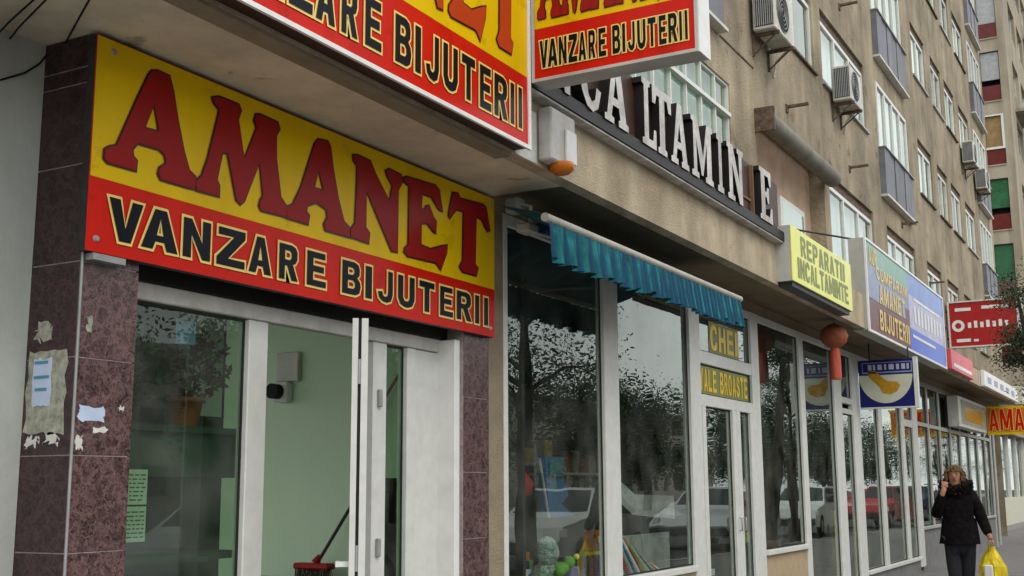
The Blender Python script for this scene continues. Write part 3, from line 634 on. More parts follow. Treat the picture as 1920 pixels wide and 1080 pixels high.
# the facade that runs on along the street, with its bands of openings
h2 = []
for k in range(0, 11):
    for j in range(9): h2.append((52.0+j*3.2, 54.3+j*3.2, 4.3+2.70*k, 5.75+2.70*k))
wallgrid(PX(-4.62), TY, 84, 3.5, 36, h2, .35, tw_)
tw_.build('wall', 'tower_wall', tower)
rb = MB(); rb.box(-12, -5.0, TY+.56, 84, 0, 35.9); rb.build('room_back', 'room_dark', tower)
fills_ = ['leaf_dark', 'steel_blue', 'bin_green', 'gold', 'awning_teal', 'bin_green', 'steel_blue', 'cream', 'bin_green', 'gold']
for k, (a, b, c, d) in enumerate(holes):
    MB().box(a+.02, b-.02, TY+.05, TY+.09, c, c+.66).build('parapet', 'wine' if k != 1 else 'rust_metal', tower)
    MB().box(a, b, TY-.04, TY+.04, c-.05, c).build('ledge', 'tower_wall', tower)
    g = MB(); m_ = [None, 'bin_green', 'green_cloth', 'window_brown', 'grey_metal'][k] if k < 5 else rw.choice(['grey_metal', 'bin_green', 'cream', 'gold'])
    if k == 0: MB().box(a+.04, b-.04, TY+.22, TY+.24, c+.66, d-.05).build('pane', 'glass_far', tower)
    else: MB().box(a+.03, b-.03, TY+.10, TY+.13, c+.67+(.0 if k % 2 else .25), d-.03).build('blind', m_, tower)
    if k in (3, 6):
        wf = MB(); wf.box(a, b, TY+.0, TY+.05, c+.66, c+.75); wf.box(b-.09, b, TY, TY+.05, c+.75, d); wf.box(a, b-.09, TY, TY+.05, d-.06, d); wf.build('window_frame', 'pvc', tower)
for i, (a, b, c, d) in enumerate(h2):
    fr = MB(); fr.box(-4.80, -4.75, a, b, c, c+.08); fr.box(-4.80, -4.75, a, b, d-.08, d)
    for q in (a, (a+b)/2-.04, b-.08): fr.box(-4.802, -4.748, q, q+.08, c+.08, d-.08)
    wv_ = fr.build('window', 'pvc' if i % 3 else 'pvc_old_and_shade', tower)
    MB().add([(-4.78, a, c), (-4.78, b, c), (-4.78, b, d), (-4.78, a, d)], [(0, 1, 2, 3)]).build('pane', 'glass_far', wv_)
    if i % 4 == 1:
        MB().box(-4.62, -3.75, a-.2, b+.2, c-.9, c-.78).build('balcony_slab', 'tower_wall', tower)
        MB().box(-3.79, -3.75, a-.2, b+.2, c-.78, c+.1).build('balcony_front', 'pvc_old_and_shade' if i % 8 == 1 else 'sea_green', tower)
for k, z in enumerate((4.0, 5.35)):
    MB().box(-4.61, -2.2, TY-.3, TY+3, z, z+1.05).build('shop_window_band', 'wine' if k else 'room_dark', tower)
    MB().box(-4.61, -2.15, TY-.36, TY+3, z-.13, z-.01).build('ledge', 'pvc_old_and_shade', tower)

# opposite side of the street: seen only as a reflection in the shop glass
opp = root('opposite_block', (40, 60, 0), 'pale low block across the street, reflected in the shop windows', 'building')
oh = [(-20+j*3.4, -18.2+j*3.4, 1.2+k*2.9, 2.8+k*2.9) for k in range(3) for j in range(44)]
def PXn(X): return lambda u, v, d: (X-d, -u, v)
wallgrid(PXn(40), -130, 24, 0, 9.0, [(-b, -a, c, d) for a, b, c, d in oh], .3).build('wall', 'opposite_wall', opp)
MB().box(40.4, 56, -24, 130, 0, 8.9).build('rooms', 'room_dark', opp)
MB().box(39.7, 56, -24.3, 130.3, 8.95, 9.3).build('roof', 'grey_metal', opp)
# ---------------------------------------------------------------- signs of the pawn shop
AM = {'A1': [[(3.508, 3.221), (3.544, 3.233), (3.612, 3.23), (3.637, 3.171), (3.671, 3.049), (3.717, 2.913), (3.754, 2.832), (3.794, 2.813), (3.797, 2.756), (3.737, 2.753), (3.588, 2.753), (3.571, 2.773), (3.577, 2.802), (3.615, 2.831), (3.602, 2.868), (3.57, 2.884), (3.448, 2.881), (3.421, 2.846), (3.427, 2.817), (3.448, 2.803), (3.446, 2.759), (3.292, 2.757), (3.273, 2.771), (3.275, 2.809), (3.302, 2.828), (3.334, 2.84), (3.367, 2.918), (3.436, 3.079), (3.489, 3.195)], [(3.529, 3.073), (3.565, 2.962), (3.481, 2.957)]], 'M': [[(3.881, 3.21), (3.927, 3.228), (4.059, 3.228), (4.075, 3.206), (4.056, 3.157), (4.108, 2.977), (4.188, 3.148), (4.168, 3.178), (4.179, 3.213), (4.21, 3.222), (4.342, 3.217), (4.356, 3.189), (4.331, 3.151), (4.336, 3.034), (4.377, 2.844), (4.426, 2.805), (4.421, 2.754), (4.238, 2.748), (4.221, 2.766), (4.229, 2.799), (4.247, 2.82), (4.215, 2.977), (4.118, 2.771), (4.092, 2.748), (4.063, 2.763), (3.993, 2.975), (3.958, 2.966), (3.929, 2.831), (3.948, 2.806), (3.948, 2.756), (3.803, 2.753), (3.795, 2.792), (3.832, 2.826), (3.867, 2.918), (3.93, 3.164), (3.893, 3.188)]], 'A2': [[(4.659, 3.214), (4.741, 3.225), (4.762, 3.203), (4.788, 3.091), (4.835, 2.941), (4.889, 2.823), (4.942, 2.796), (4.943, 2.747), (4.733, 2.745), (4.72, 2.774), (4.747, 2.816), (4.737, 2.856), (4.655, 2.876), (4.584, 2.845), (4.578, 2.813), (4.602, 2.797), (4.593, 2.749), (4.427, 2.75), (4.423, 2.804), (4.469, 2.826), (4.527, 2.926), (4.628, 3.18)], [(4.668, 3.047), (4.709, 2.951), (4.636, 2.95)]], 'N': [[(4.957, 3.203), (5.001, 3.214), (5.119, 3.21), (5.167, 3.148), (5.303, 3.024), (5.33, 3.117), (5.281, 3.157), (5.261, 3.187), (5.299, 3.208), (5.417, 3.201), (5.428, 3.162), (5.389, 3.107), (5.386, 2.743), (5.328, 2.739), (5.288, 2.788), (5.087, 3.028), (5.083, 2.828), (5.12, 2.802), (5.112, 2.745), (4.952, 2.749), (4.946, 2.791), (4.985, 2.831), (4.996, 3.064), (4.994, 3.157), (4.963, 3.172)]], 'E': [[(5.437, 3.188), (5.477, 3.203), (5.782, 3.221), (5.826, 3.198), (5.86, 3.076), (5.816, 3.079), (5.729, 3.14), (5.633, 3.137), (5.628, 3.042), (5.666, 3.048), (5.67, 3.067), (5.712, 3.082), (5.762, 3.019), (5.791, 3.001), (5.785, 2.927), (5.752, 2.933), (5.688, 2.969), (5.629, 2.957), (5.626, 2.826), (5.732, 2.821), (5.851, 2.86), (5.917, 2.878), (5.907, 2.828), (5.841, 2.714), (5.786, 2.747), (5.485, 2.737), (5.454, 2.755), (5.46, 2.779), (5.494, 2.803), (5.498, 3.154), (5.447, 3.167)]], 'T': [[(5.972, 3.217), (6.041, 3.226), (6.065, 3.2), (6.342, 3.22), (6.38, 3.208), (6.43, 3.068), (6.392, 3.054), (6.317, 3.118), (6.256, 3.125), (6.243, 2.81), (6.279, 2.796), (6.255, 2.742), (6.089, 2.741), (6.054, 2.766), (6.089, 2.809), (6.1, 3.125), (6.018, 3.121), (5.939, 3.049), (5.923, 3.064), (5.95, 3.156)]]}
SW, SH = 3.287, .914                       # size of the wall sign
def amanet(plane, parent, fu, fv, o=.008, lm='maroon_vinyl'):
    """the two-line print: serif word over bold line; fu, fv map wall-sign units to the board"""
    big = [[[(fu(u-3.208), fv(v-2.376)) for u, v in p] for p in g] for g in AM.values()]
    sc = (fu(1)-fu(0))
    rows = [('V',3.30,3.509),('A',3.48,3.716),('N',3.722,3.916),('Z',3.933,4.145),('A',4.149,4.334),('R',4.366,4.534),('E',4.58,4.758),('B',4.87,5.057),('I',5.076,5.159),('J',5.19,5.356),('U',5.384,5.575),('T',5.60,5.784),('E',5.823,5.992),('R',6.009,6.21),('I',6.228,6.302),('I',6.338,6.412)]
    small = [glyph(c, fu(a+.012-3.208), fu(b-.012-3.208), fv(.064), fv(.241)) for c, a, b in rows]
    lettering(big, plane, parent, ['outline_dark', lm], ((o, .003), (-.001, .0055)), 'lettering')
    lettering(small, plane, parent, ['outline_yellow', 'black_vinyl'], ((o*1.5, .003), (0, .0055)), 'lettering')
ws = root('shop_sign', (-3.77, 4.85, 2.376), 'yellow and red AMANET VANZARE BIJUTERII board fixed over the pawn shop door', 'sign')
MB().box(-3.795, -3.7535, 3.208, 6.495, 2.376, 3.29).build('board', 'dark_metal', ws)
MB().box(-3.7533, -3.752, 3.208, 6.495, 2.376, 3.29).build('face', 'red_vinyl', ws)
MB().add([(-3.7505, 3.212, 2.686), (-3.7505, 6.491, 2.686), (-3.7505, 6.491, 3.287), (-3.7505, 3.212, 3.287)], [(0, 1, 2, 3)]).build('yellow_field', 'yellow_vinyl', ws)
amanet(PX(-3.7495), ws, lambda u: 3.208+u, lambda v: 2.376+v)
sc = MB()
for y, z in ((3.26, 2.43), (3.30, 3.24), (6.44, 3.24), (6.44, 2.43)): sc.lathe((0, 0, 0), [(.001, 0)], 3) if 0 else sc.tube([(-3.752, y, z), (-3.742, y, z)], [.016, .010], 8)
sc.build('screw', 'grey_metal', ws)
MB().box(-3.80, -3.75, 3.25, 3.42, 2.345, 2.372).build('bracket', 'grey_metal', ws)

k = .82; kv = 1.33; y1o = 5.665; y0o = y1o-SW*k
osn = root('overhead_sign', (-3.1, 4, 3.32), 'large yellow and red AMANET light box along the canopy edge', 'sign')
MB().box(-3.149, -3.056, y0o-.02, y1o+.02, 3.325, 3.325+SH*kv+.03).build('case', 'brown_board', osn)
fr_ = MB(); fr_.box(-3.056, -3.04, y0o-.025, y1o+.025, 3.312, 3.334); fr_.box(-3.056, -3.04, y0o-.025, y1o+.025, 3.334+SH*kv-.01, 3.352+SH*kv)
fr_.box(-3.056, -3.04, y0o-.025, y0o, 3.334, 3.324+SH*kv); fr_.box(-3.056, -3.04, y1o, y1o+.025, 3.334, 3.324+SH*kv); fr_.build('edge_frame', 'white_paint', osn)
MB().box(-3.056, -3.05, y0o, y1o, 3.334, 3.324+SH*kv).build('face', 'red_vinyl', osn)
MB().add([(-3.0492, y0o+.003, 3.325+.309*kv), (-3.0492, y1o-.003, 3.325+.309*kv), (-3.0492, y1o-.003, 3.322+SH*kv), (-3.0492, y0o+.003, 3.322+SH*kv)], [(0, 1, 2, 3)]).build('yellow_field', 'yellow_vinyl', osn)
amanet(PX(-3.0485), osn, lambda u: y0o+u*k, lambda v: 3.325+v*kv, .008, 'letter_vinyl_lit')

bx = root('box_sign', (-2.55, 5.8, 3.7), 'yellow and red AMANET box sign sticking out at right angles to the canopy', 'sign')
PB = 5.70; bx0, bx1 = -3.035, -2.03
MB().box(bx0, bx1, PB+.006, PB+.16, 3.715, 4.60).build('case', 'sign_grey', bx)
MB().box(bx1, bx1+.008, PB+.0, PB+.165, 3.71, 4.61).build('side_panel', 'white_paint', bx)
fr_ = MB()
for q in ((bx0, bx1, 3.71, 3.728), (bx0, bx1, 4.582, 4.60), (bx0, bx0+.016, 3.728, 4.582), (bx1-.016, bx1, 3.728, 4.582)): fr_.box(q[0], q[1], PB-.012, PB+.005, q[2], q[3])
fr_.build('edge_frame', 'sign_grey', bx)
MB().box(bx0+.016, bx1-.016, PB-.002, PB+.004, 3.728, 4.582).build('face', 'red_vinyl', bx)
MB().add([(bx0+.018, PB-.003, 4.03), (bx1-.018, PB-.003, 4.03), (bx1-.018, PB-.003, 4.58), (bx0+.018, PB-.003, 4.58)], [(0, 1, 2, 3)]).build('yellow_field', 'yellow_vinyl', bx)
kx = (bx1-bx0-.05)/SW; amanet(PY(PB-.0037), bx, lambda u: bx0+.022+u*kx, lambda v: 3.728+v*.93, .005, 'maroon_vinyl')

# ---------------------------------------------------------------- INCALTAMINTE: old channel letters on a brown board
ib = root('letter_sign', (-3.1, 8.2, 3.72), 'dark brown board with raised white serif letters INCALTAMINTE and one T missing', 'sign')
MB().box(-3.149, -3.125, 5.70, 10.85, 3.72, 4.285).build('board', 'brown_board', ib)
MB().box(-3.149, -3.06, 5.70, 10.85, 3.80, 3.715).build('base_tray', 'letter_side', ib)
MB().cbox(-3.16, -3.07, 5.70, 10.85, 3.697, 3.712, .002).build('rail', 'letter_face', ib)
for ch, a, b in (('I', 5.76, 5.86), ('N', 5.93, 6.24), ('C', 6.36, 6.66), ('A', 6.73, 7.10), ('L', 7.36, 7.60), ('T', 7.55, 7.90), ('A', 7.90, 8.25), ('M', 8.33, 8.80), ('I', 8.90, 9.07), ('N', 9.17, 9.58), ('E', 10.05, 10.40)):
    z0 = 3.80
    lm = MB()
    g = grow(glyph(ch, a, b, z0, 4.27, GS), .007)
    lm.flat(g, PX(-3.124), 0, .075, 1)
    lm.build('letter', ['letter_face', 'letter_side'], ib)
pt = MB()
for y in (9.66, 9.98): pt.box(-3.124, -3.09, y, y+.02, 3.80, 4.27)
pt.box(-3.124, -3.11, 9.70, 9.97, 3.93, 3.95); pt.build('letter_stub', 'brown_wood', ib)

# ---------------------------------------------------------------- other signs along the canopy
gs = root('box_sign', (-3.05, 12, 3.3), 'lime yellow REPARATII INCALTAMINTE box sign with grey sides on the canopy', 'sign')
MB().box(-3.155, -3.012, 10.80, 13.16, 3.335, 3.87).build('case', 'sign_grey', gs)
MB().cbox(-3.011, -2.996, 10.80, 13.16, 3.335, 3.87, .003).build('face', 'lime_yellow', gs)
lettering(line('REPARATII', 11.12, 12.86, 3.62, 3.82)+line('INCALTAMINTE', 10.98, 12.98, 3.39, 3.59, gap=.14), PX(-2.995), gs, ['lime_dark'], ((0, .002),))
MB().box(-3.15, -3.02, 10.85, 13.1, 3.29, 3.333).build('bottom_tray', 'dark_metal', gs)

bs = root('box_sign', (-3.2, 17, 3.3), 'big canopy sign, brown and green AMANET BIJUTERII half beside a blue half', 'sign')
BX = -3.10
MB().box(-3.30, BX-.012, 14.42, 19.95, 3.29, 4.43).build('case', 'sign_grey', bs)
fr_ = MB(); fr_.box(BX-.012, BX+.01, 14.42, 19.95, 3.27, 3.30); fr_.box(BX-.012, BX+.01, 14.42, 19.95, 4.41, 4.44); fr_.box(BX-.012, BX+.01, 14.42, 14.46, 3.30, 4.41); fr_.box(BX-.012, BX+.01, 19.91, 19.95, 3.30, 4.41); fr_.build('edge_frame', 'white_paint', bs)
def sheet(y0, y1, z0, z1, m, par, X=BX, h=.0, name='printed_field'): MB().add([(X+h, y0, z0), (X+h, y1, z0), (X+h, y1, z1), (X+h, y0, z1)], [(0, 1, 2, 3)]).build(name, m, par)
sheet(14.46, 17.05, 3.30, 3.70, 'wine', bs); sheet(14.46, 15.0, 3.704, 4.14, 'steel_blue', bs, h=.001); sheet(15.0, 17.05, 3.702, 4.14, 'steel_blue', bs)
sheet(14.46, 17.05, 4.14, 4.41, 'sea_green', bs); sheet(16.78, 17.05, 3.60, 3.86, 'wine', bs, h=.002)
lettering(line('AUR', 14.62, 15.05, 4.14, 4.36)+line('CUMPARAM', 14.98, 16.92, 4.00, 4.16)+line('AMANET', 15.10, 16.72, 3.70, 3.95)+line('BIJUTERII', 15.05, 16.95, 3.36, 3.62), PX(BX+.003), bs, ['gold'], ((0, .002),))
sheet(17.05, 19.91, 4.10, 4.41, 'sky_blue', bs); sheet(17.05, 19.91, 3.62, 4.10, 'pale_lilac', bs); sheet(17.05, 19.91, 3.30, 3.62, 'royal_blue', bs)
st_ = MB()
for z0, z1, a, b in ((4.05, 4.09, 17.4, 19.5), (3.50, 3.54, 17.2, 19.0)): st_.add([(BX+.004, a, z0), (BX+.004, b, z0), (BX+.004, b, z1), (BX+.004, a, z1)], [(0, 1, 2, 3)])
for j in range(9): st_.add([(BX+.004, 17.4+j*.26, 3.72), (BX+.004, 17.53+j*.26, 3.72), (BX+.004, 17.53+j*.26, 3.97), (BX+.004, 17.4+j*.26, 3.97)], [(0, 1, 2, 3)])
st_.build('lettering', 'white_paint', bs)
MB().tube([(-3.2, 14.5, 4.42), (WX+.02, 13.9, 4.60)], .012, 6).build('stay_rod', 'dark_metal', bs); sr = MB(); sr.tube([(-3.2, 19.6, 4.42), (WX+.02, 19.2, 4.7)], .012, 6); sr.build('stay_rod', 'dark_metal', bs)

# blue sign hanging under the canopy, facing up the street
hb_ = root('hanging_sign', (-3.36, 16.6, 2.5), 'blue and cream fruit sign hanging under the canopy', 'sign')
MB().box(-3.75, -2.99, 16.605, 16.68, 2.49, 3.14).build('case', 'navy', hb_)
fr_ = MB(); fr_.box(-3.75, -2.965, 16.59, 16.69, 2.47, 2.49); fr_.box(-3.015, -2.965, 16.59, 16.69, 2.49, 3.16); fr_.build('edge_frame', 'pvc', hb_)
cx, cz, rr = -3.39, 2.93, .36
half = [(cx+rr*math.cos(a), cz+rr*1.08*math.sin(a)) for a in [math.pi+math.pi*i/24 for i in range(25)]]
MB().flat([half], PY(16.604), 0, .001).build('bowl_print', 'cream', hb_)
ban = [(-3.62, 2.98), (-3.53, 2.99), (-3.44, 2.90), (-3.36, 2.84), (-3.24, 2.83), (-3.20, 2.78), (-3.24, 2.70), (-3.33, 2.66), (-3.44, 2.68), (-3.47, 2.76), (-3.55, 2.84), (-3.61, 2.90)]
MB().flat([ban], PY(16.604), 0, .004).build('fruit_print', 'banana', hb_)
fr_ = MB()
for q in ((-3.70, -3.03, 2.955, 2.975), (-3.70, -3.03, 3.095, 3.105), (-3.045, -3.03, 2.975, 3.095), (-3.70, -3.69, 2.975, 3.095)): fr_.box(q[0], q[1], 16.600, 16.604, q[2], q[3])
fr_.build('print_border', 'steel_blue', hb_)
bars_ = [(-3.62, .05), (-3.55, .03), (-3.49, .06), (-3.40, .03), (-3.34, .07), (-3.24, .04), (-3.17, .05), (-3.10, .03)]
st_ = MB()
for q, d in bars_: st_.add([(q, 16.603, 3.0), (q+d, 16.603, 3.0), (q+d, 16.603, 3.075), (q, 16.603, 3.075)], [(0, 1, 2, 3)])
st_.build('lettering', 'pale_lilac', hb_)
ch_ = MB(); ch_.tube([(-3.6, 16.64, 3.14), (-3.6, 16.64, 3.38)], .01, 6); ch_.tube([(-3.08, 16.64, 3.14), (-3.08, 16.64, 3.30)], .01, 6); ch_.build('hanger', 'dark_metal', hb_)

# red projecting sign further along
rs = root('projecting_sign', (-3.4, 27, 4.4), 'red projecting sign with a white ring, sticking out high over the canopy', 'sign')
MB().box(-4.07, -2.70, 27.0, 27.2, 4.41, 5.37).build('case', 'dark_red_vinyl', rs)
fr_ = MB(); fr_.box(-4.10, -4.07, 26.98, 27.22, 4.38, 5.40); fr_.box(-2.70, -2.60, 26.98, 27.22, 4.38, 5.40); fr_.box(-4.07, -2.70, 26.98, 27.22, 5.37, 5.40); fr_.box(-4.07, -2.70, 26.98, 27.22, 4.38, 4.41); fr_.build('edge_frame', 'pvc', rs)
ring = lambda r, n=20: [(-3.90+r*math.cos(2*math.pi*i/n), 4.86+r*math.sin(2*math.pi*i/n)) for i in range(n)]
mb_ = MB(); mb_.flat([ring(.13), ring(.065)[::-1]], PY(26.998), 0, .002)
for a, b, c, d in ((-3.95, -3.62, 5.18, 5.25), (-3.4, -2.85, 5.20, 5.27), (-3.95, -3.66, 4.50, 4.57), (-3.6, -3.5, 4.50, 4.55)): mb_.add([(a, 26.996, c), (b, 26.996, c), (b, 26.996, d), (a, 26.996, d)], [(0, 1, 2, 3)])
for j in range(7): 
    a = -3.70+j*.125; mb_.add([(a, 26.996, 4.80), (a+.07, 26.996, 4.80), (a+.07, 26.996, 4.92+.03*(j % 2)), (a, 26.996, 4.92+.03*(j % 2))], [(0, 1, 2, 3)])
mb_.build('lettering', 'white_paint', rs)
ar = MB(); ar.tube([(-4.1, 27.1, 5.2), (WX, 27.1, 5.2)], .02, 6); ar.tube([(-4.1, 27.1, 4.6), (WX, 27.1, 4.6)], .02, 6); ar.build('arm', 'dark_metal', rs)

s3 = root('canopy_sign', (-3.1, 21.5, 3.3), 'small red sign on the canopy edge below the red projecting sign', 'sign')
MB().cbox(-3.158, -3.09, 20.4, 22.8, 3.32, 3.66, .01).build('board', 'pink_vinyl', s3); sheet(20.6, 22.6, 3.38, 3.44, 'white_paint', s3, X=-3.086, name='lettering')
s4 = root('canopy_sign', (-3.1, 26, 3.3), 'white sign on the far end of the canopy edge', 'sign')
MB().cbox(-3.158, -3.08, 24.2, 29.6, 3.31, 3.62, .01).build('board', 'white_paint', s4)
for j in range(5): sheet(24.6+j*.95, 25.1+j*.95, 3.40, 3.52, 'steel_blue', s4, X=-3.075, name='lettering')
s5 = root('light_box', (-3.5, 27, 2.6), 'pale light box with faded orange print under the far canopy', 'sign')
MB().box(-3.80, -3.60, 24.2, 28.0, 2.56, 3.15).build('case', 'pvc_old_and_shade', s5); sheet(24.5, 27.95, 2.62, 3.10, 'paper_old', s5, X=-3.597); sheet(25.0, 27.4, 2.70, 2.98, 'banana', s5, X=-3.594)
s6 = root('projecting_sign', (-2.6, 28.1, 2.6), 'orange and yellow AMANET board hanging at right angles under the far canopy', 'sign')
MB().box(-3.60, -2.05, 28.1, 28.24, 2.53, 3.15).build('board', 'yellow_vinyl', s6)
MB().box(-3.58, -2.07, 28.094, 28.099, 2.59, 3.11).build('printed_field', 'orange_plastic', s6)
lettering(line('AMANET', -3.56, -2.12, 2.61, 3.09, gap=.12), PY(28.092), s6, ['gold', 'red_vinyl'], ((.012, .002), (-.004, .005)))
ct = root('canopy_sign', (-3.3, 30.9, 3.3), 'small cream cabinet above the far AMANET board', 'sign')
MB().cbox(-3.6, -3.05, 30.3, 31.6, 3.32, 3.75, .01).build('board', 'cream', ct)

# ---------------------------------------------------------------- things on the facade
al = root('alarm_box', (-3.1, 6.12, 3.3), 'grey alarm box with an amber beacon under it on the canopy beam', 'alarm')
MB().cbox(-3.15, -3.055, 5.97, 6.29, 3.335, 3.66, .01).build('case', 'ac_white', al)
MB().cbox(-3.056, -3.04, 6.14, 6.28, 3.36, 3.56, .004).build('cover', 'white_paint', al)
MB().lathe((-3.07, 6.13, 3.30), [(.0, -.025), (.045, -.02), (.07, 0), (.078, .025), (.07, .045), (.0, .05)], 16).build('beacon', 'orange_plastic', al)
tag(MB().box(-3.149, -3.145, 5.69, 5.95, 3.31, 3.62).build('notice', 'paper', base=(-3.147, 5.8, 3.31)), 'weathered white notice sheet beside the alarm box on the canopy beam', 'notice')

aw = root('awning', (-3.5, 8, 2.8), 'rolled-in blue green striped awning with scalloped valance and cream front bar', 'awning')
AY0, AY1 = 6.18, 9.80
MB().tube([(-3.2, AY0-.03, 3.035), (-3.2, AY1+.02, 3.035)], .028, 12).build('front_bar', 'bar_cream', aw)
MB().tube([(-3.72, AY0+.9, 3.20), (-3.72, AY1-.05, 3.20)], .05, 12).build('roller', 'awning_blue', aw)
fb_ = MB(); n = 120
vs = []
for i in range(n+1):
    y = AY0+(AY1-AY0)*i/n; q_ = .22*max(0, 1-i/9); vs += [(-3.215, y, 3.055), (-3.45+q_*.9, y, 3.12-.012*math.sin(i*.5)-q_*.2), (-3.70+q_*2, y, 3.235-q_*.7)]
fb_.add(vs, [(3*i, 3*i+3, 3*i+4, 3*i+1) for i in range(n)]+[(3*i+1, 3*i+4, 3*i+5, 3*i+2) for i in range(n)], 0, True)
for j in range(len(fb_.f)): fb_.m[j] = 1 if (j % n)//3 % 3 else 0
fb_.build('fabric', ['awning_teal', 'awning_blue'], aw)
val = MB(); n = 300; rows_ = 5; vs = []; ra = random.Random(5)
ph = [ra.uniform(-.5, .5) for _ in range(n+1)]
for i in range(n+1):
    y = AY0+(AY1-AY0)*i/n; s_ = (y-AY0)/.13
    ln = .215+.028*abs(math.sin(math.pi*(y-AY0)/.26))+.022*ph[i//11]
    for j in range(rows_):
        t_ = j/(rows_-1); vs.append((-3.185+(.006+.028*t_)*math.sin(i*.83+.3*ph[i//12])+.012*t_, y, 3.01-ln*t_))
for i in range(n):
    for j in range(rows_-1): val.add([], [], 0); val.f.append((i*rows_+j, (i+1)*rows_+j, (i+1)*rows_+j+1, i*rows_+j+1)); val.m.append(1 if (i//3) % 5 in (0, 3) else 0); val.sm.append(True)
val.v = vs; val.build('valance', ['awning_teal', 'awning_blue'], aw)
ab = MB(); ab.cbox(-3.70, -3.60, 6.54, 6.64, 3.20, 3.30, .01); ab.tube([(-3.62, 6.57, 3.26), (-3.55, 6.62, 3.24), (-3.55, 6.62, 3.12)], .016, 8); ab.cbox(-3.62, -3.52, 6.54, 6.68, 3.06, 3.12, .01)
ab.tube([(-3.56, 6.65, 3.08), (-3.4, 7.3, 3.05), (-3.22, 7.9, 3.03)], .012, 8); ab.tube([(-3.62, 9.6, 3.2), (-3.3, 8.6, 3.06), (-3.22, 8.5, 3.04)], .018, 8); ab.build('folding_arm', 'sign_grey', aw)

# paper lantern
la = root('paper_lantern', (-3.4, 13.9, 2.64), 'round red paper lantern with a long red tassel under the canopy', 'lantern')
lb = MB(); prof = []
for i in range(13):
    a = -math.pi/2+math.pi*i/12; prof.append((.16*math.cos(a)*(1+.03*math.cos(i*math.pi)) if 0 < i < 12 else .05, .145*math.sin(a)+.0))
lb.lathe((-3.4, 13.9, 3.17), prof, 20); lb.build('globe', 'lantern_red', la)
ta = MB(); ta.tube([(-3.4, 13.9, 3.04), (-3.4, 13.9, 2.98), (-3.4, 13.9, 2.66)], [.045, .062, .066], 12); ta.build('tassel', 'lantern_tassel', la)
MB().tube([(-3.4, 13.9, 3.3), (-3.4, 13.9, 3.38)], .004, 5).build('cord', 'dark_metal', la)

# air conditioners
def ac(label, y0, z0, wd=.78, hh=.56, dp=.28):
    t = root('air_conditioner', (WX+dp/2, y0+wd/2, z0), label, 'air conditioner', 'air conditioners on the facade')
    x0, x1 = WX+.05, WX+.05+dp
    MB().cbox(x0, x1, y0, y0+wd, z0, z0+hh, .012).build('casing', 'ac_white', t)
    fan = MB(); cyf, czf = y0+wd*.42, z0+hh/2; rad = hh*.42
    for i in range(5):
        r_ = rad*(i+1)/5; fan.tube([(x1+.008, cyf+r_*math.cos(2*math.pi*q/20), czf+r_*math.sin(2*math.pi*q/20)) for q in range(21)], .005, 4)
    fan.build('fan_grille', 'grey_metal', t); MB().tube([(x1+.001, cyf, czf), (x1+.003, cyf, czf)], rad, 20).build('fan_opening', 'dark_gap', t)
    gr = MB(); nS = 9
    for i in range(nS):
        u = x0+.035+(dp-.07)*i/(nS-1); gr.box(u-.006, u+.006, y0-.008, y0-.001, z0+.05, z0+hh-.05)
    MB().box(x0+.025, x1-.02, y0-.0009, y0, z0+.04, z0+hh-.04).build('coil', 'dark_gap', t)
    gr.build('side_grille', 'grey_metal', t)
    for y in (y0+.1, y0+wd-.12):
        br = MB(); br.box(WX, x1+.02, y, y+.035, z0-.045, z0-.003); br.box(WX+.002, WX+.03, y, y+.035, z0-.28, z0-.045); br.tube([(WX+.02, y+.017, z0-.26), (x1-.03, y+.017, z0-.04)], .012, 5)
        br.build('bracket', 'rust_metal', t)
    hs_ = MB(); hs_.tube([(x1-.08, y0+wd+.001, z0+.1), (x1-.1, y0+wd+.08, z0+.04), (x0, y0+wd+.1, z0-.1), (WX+.01, y0+wd+.1, z0-.3)], .014, 6); hs_.build('hose', 'pvc_old_and_shade', t)
    return t
ac('dirty white air conditioner below the upper left window, cut by the top of the photo', 13.5, 6.97, .85, .62)
ac('white air conditioner hung against the window with the plain white blind', 17.45, 7.22, .72, .55)
ac('nearer of the two small air conditioners near the far end of the block', 31.0, 9.55)
ac('farther of the two small air conditioners near the far end of the block', 33.2, 9.35)

# iron brackets, roller shutter tube
for y, z, lb in ((15.0, 6.42, 'rusty iron bracket stub on the wall left of the second air conditioner'), (18.4, 9.12, 'rusty iron bracket stub high up beside the top window'), (18.5, 6.42, 'rusty iron bracket stub between the two tall windows'), (22.6, 6.30, 'rusty iron bracket over the window behind the big canopy sign'), (25.2, 5.55, 'short rusty bracket beside the dark window over the blue sign')):
    b = MB(); b.box(WX, WX+.30, y, y+.045, z, z+.035); b.box(WX, WX+.02, y-.02, y+.065, z-.06, z+.05)
    tag(b.build('wall_bracket', 'rust_metal', base=(WX, y, z)), lb, 'bracket', 'iron brackets on the wall')
tb = MB(); tb.tube([(-4.03, 13.60, 5.86), (-4.03, 16.9, 5.86)], .125, 16)
rsx = root('roller_tube', (-4.03, 15.2, 5.7), 'grey rolled shutter tube under the lintel of the open loggia', 'shutter')
tb.build('tube', 'tube_grey', rsx); MB().box(-4.16, -3.90, 13.56, 13.60, 5.70, 6.0).build('end_plate', 'rust_metal', rsx)

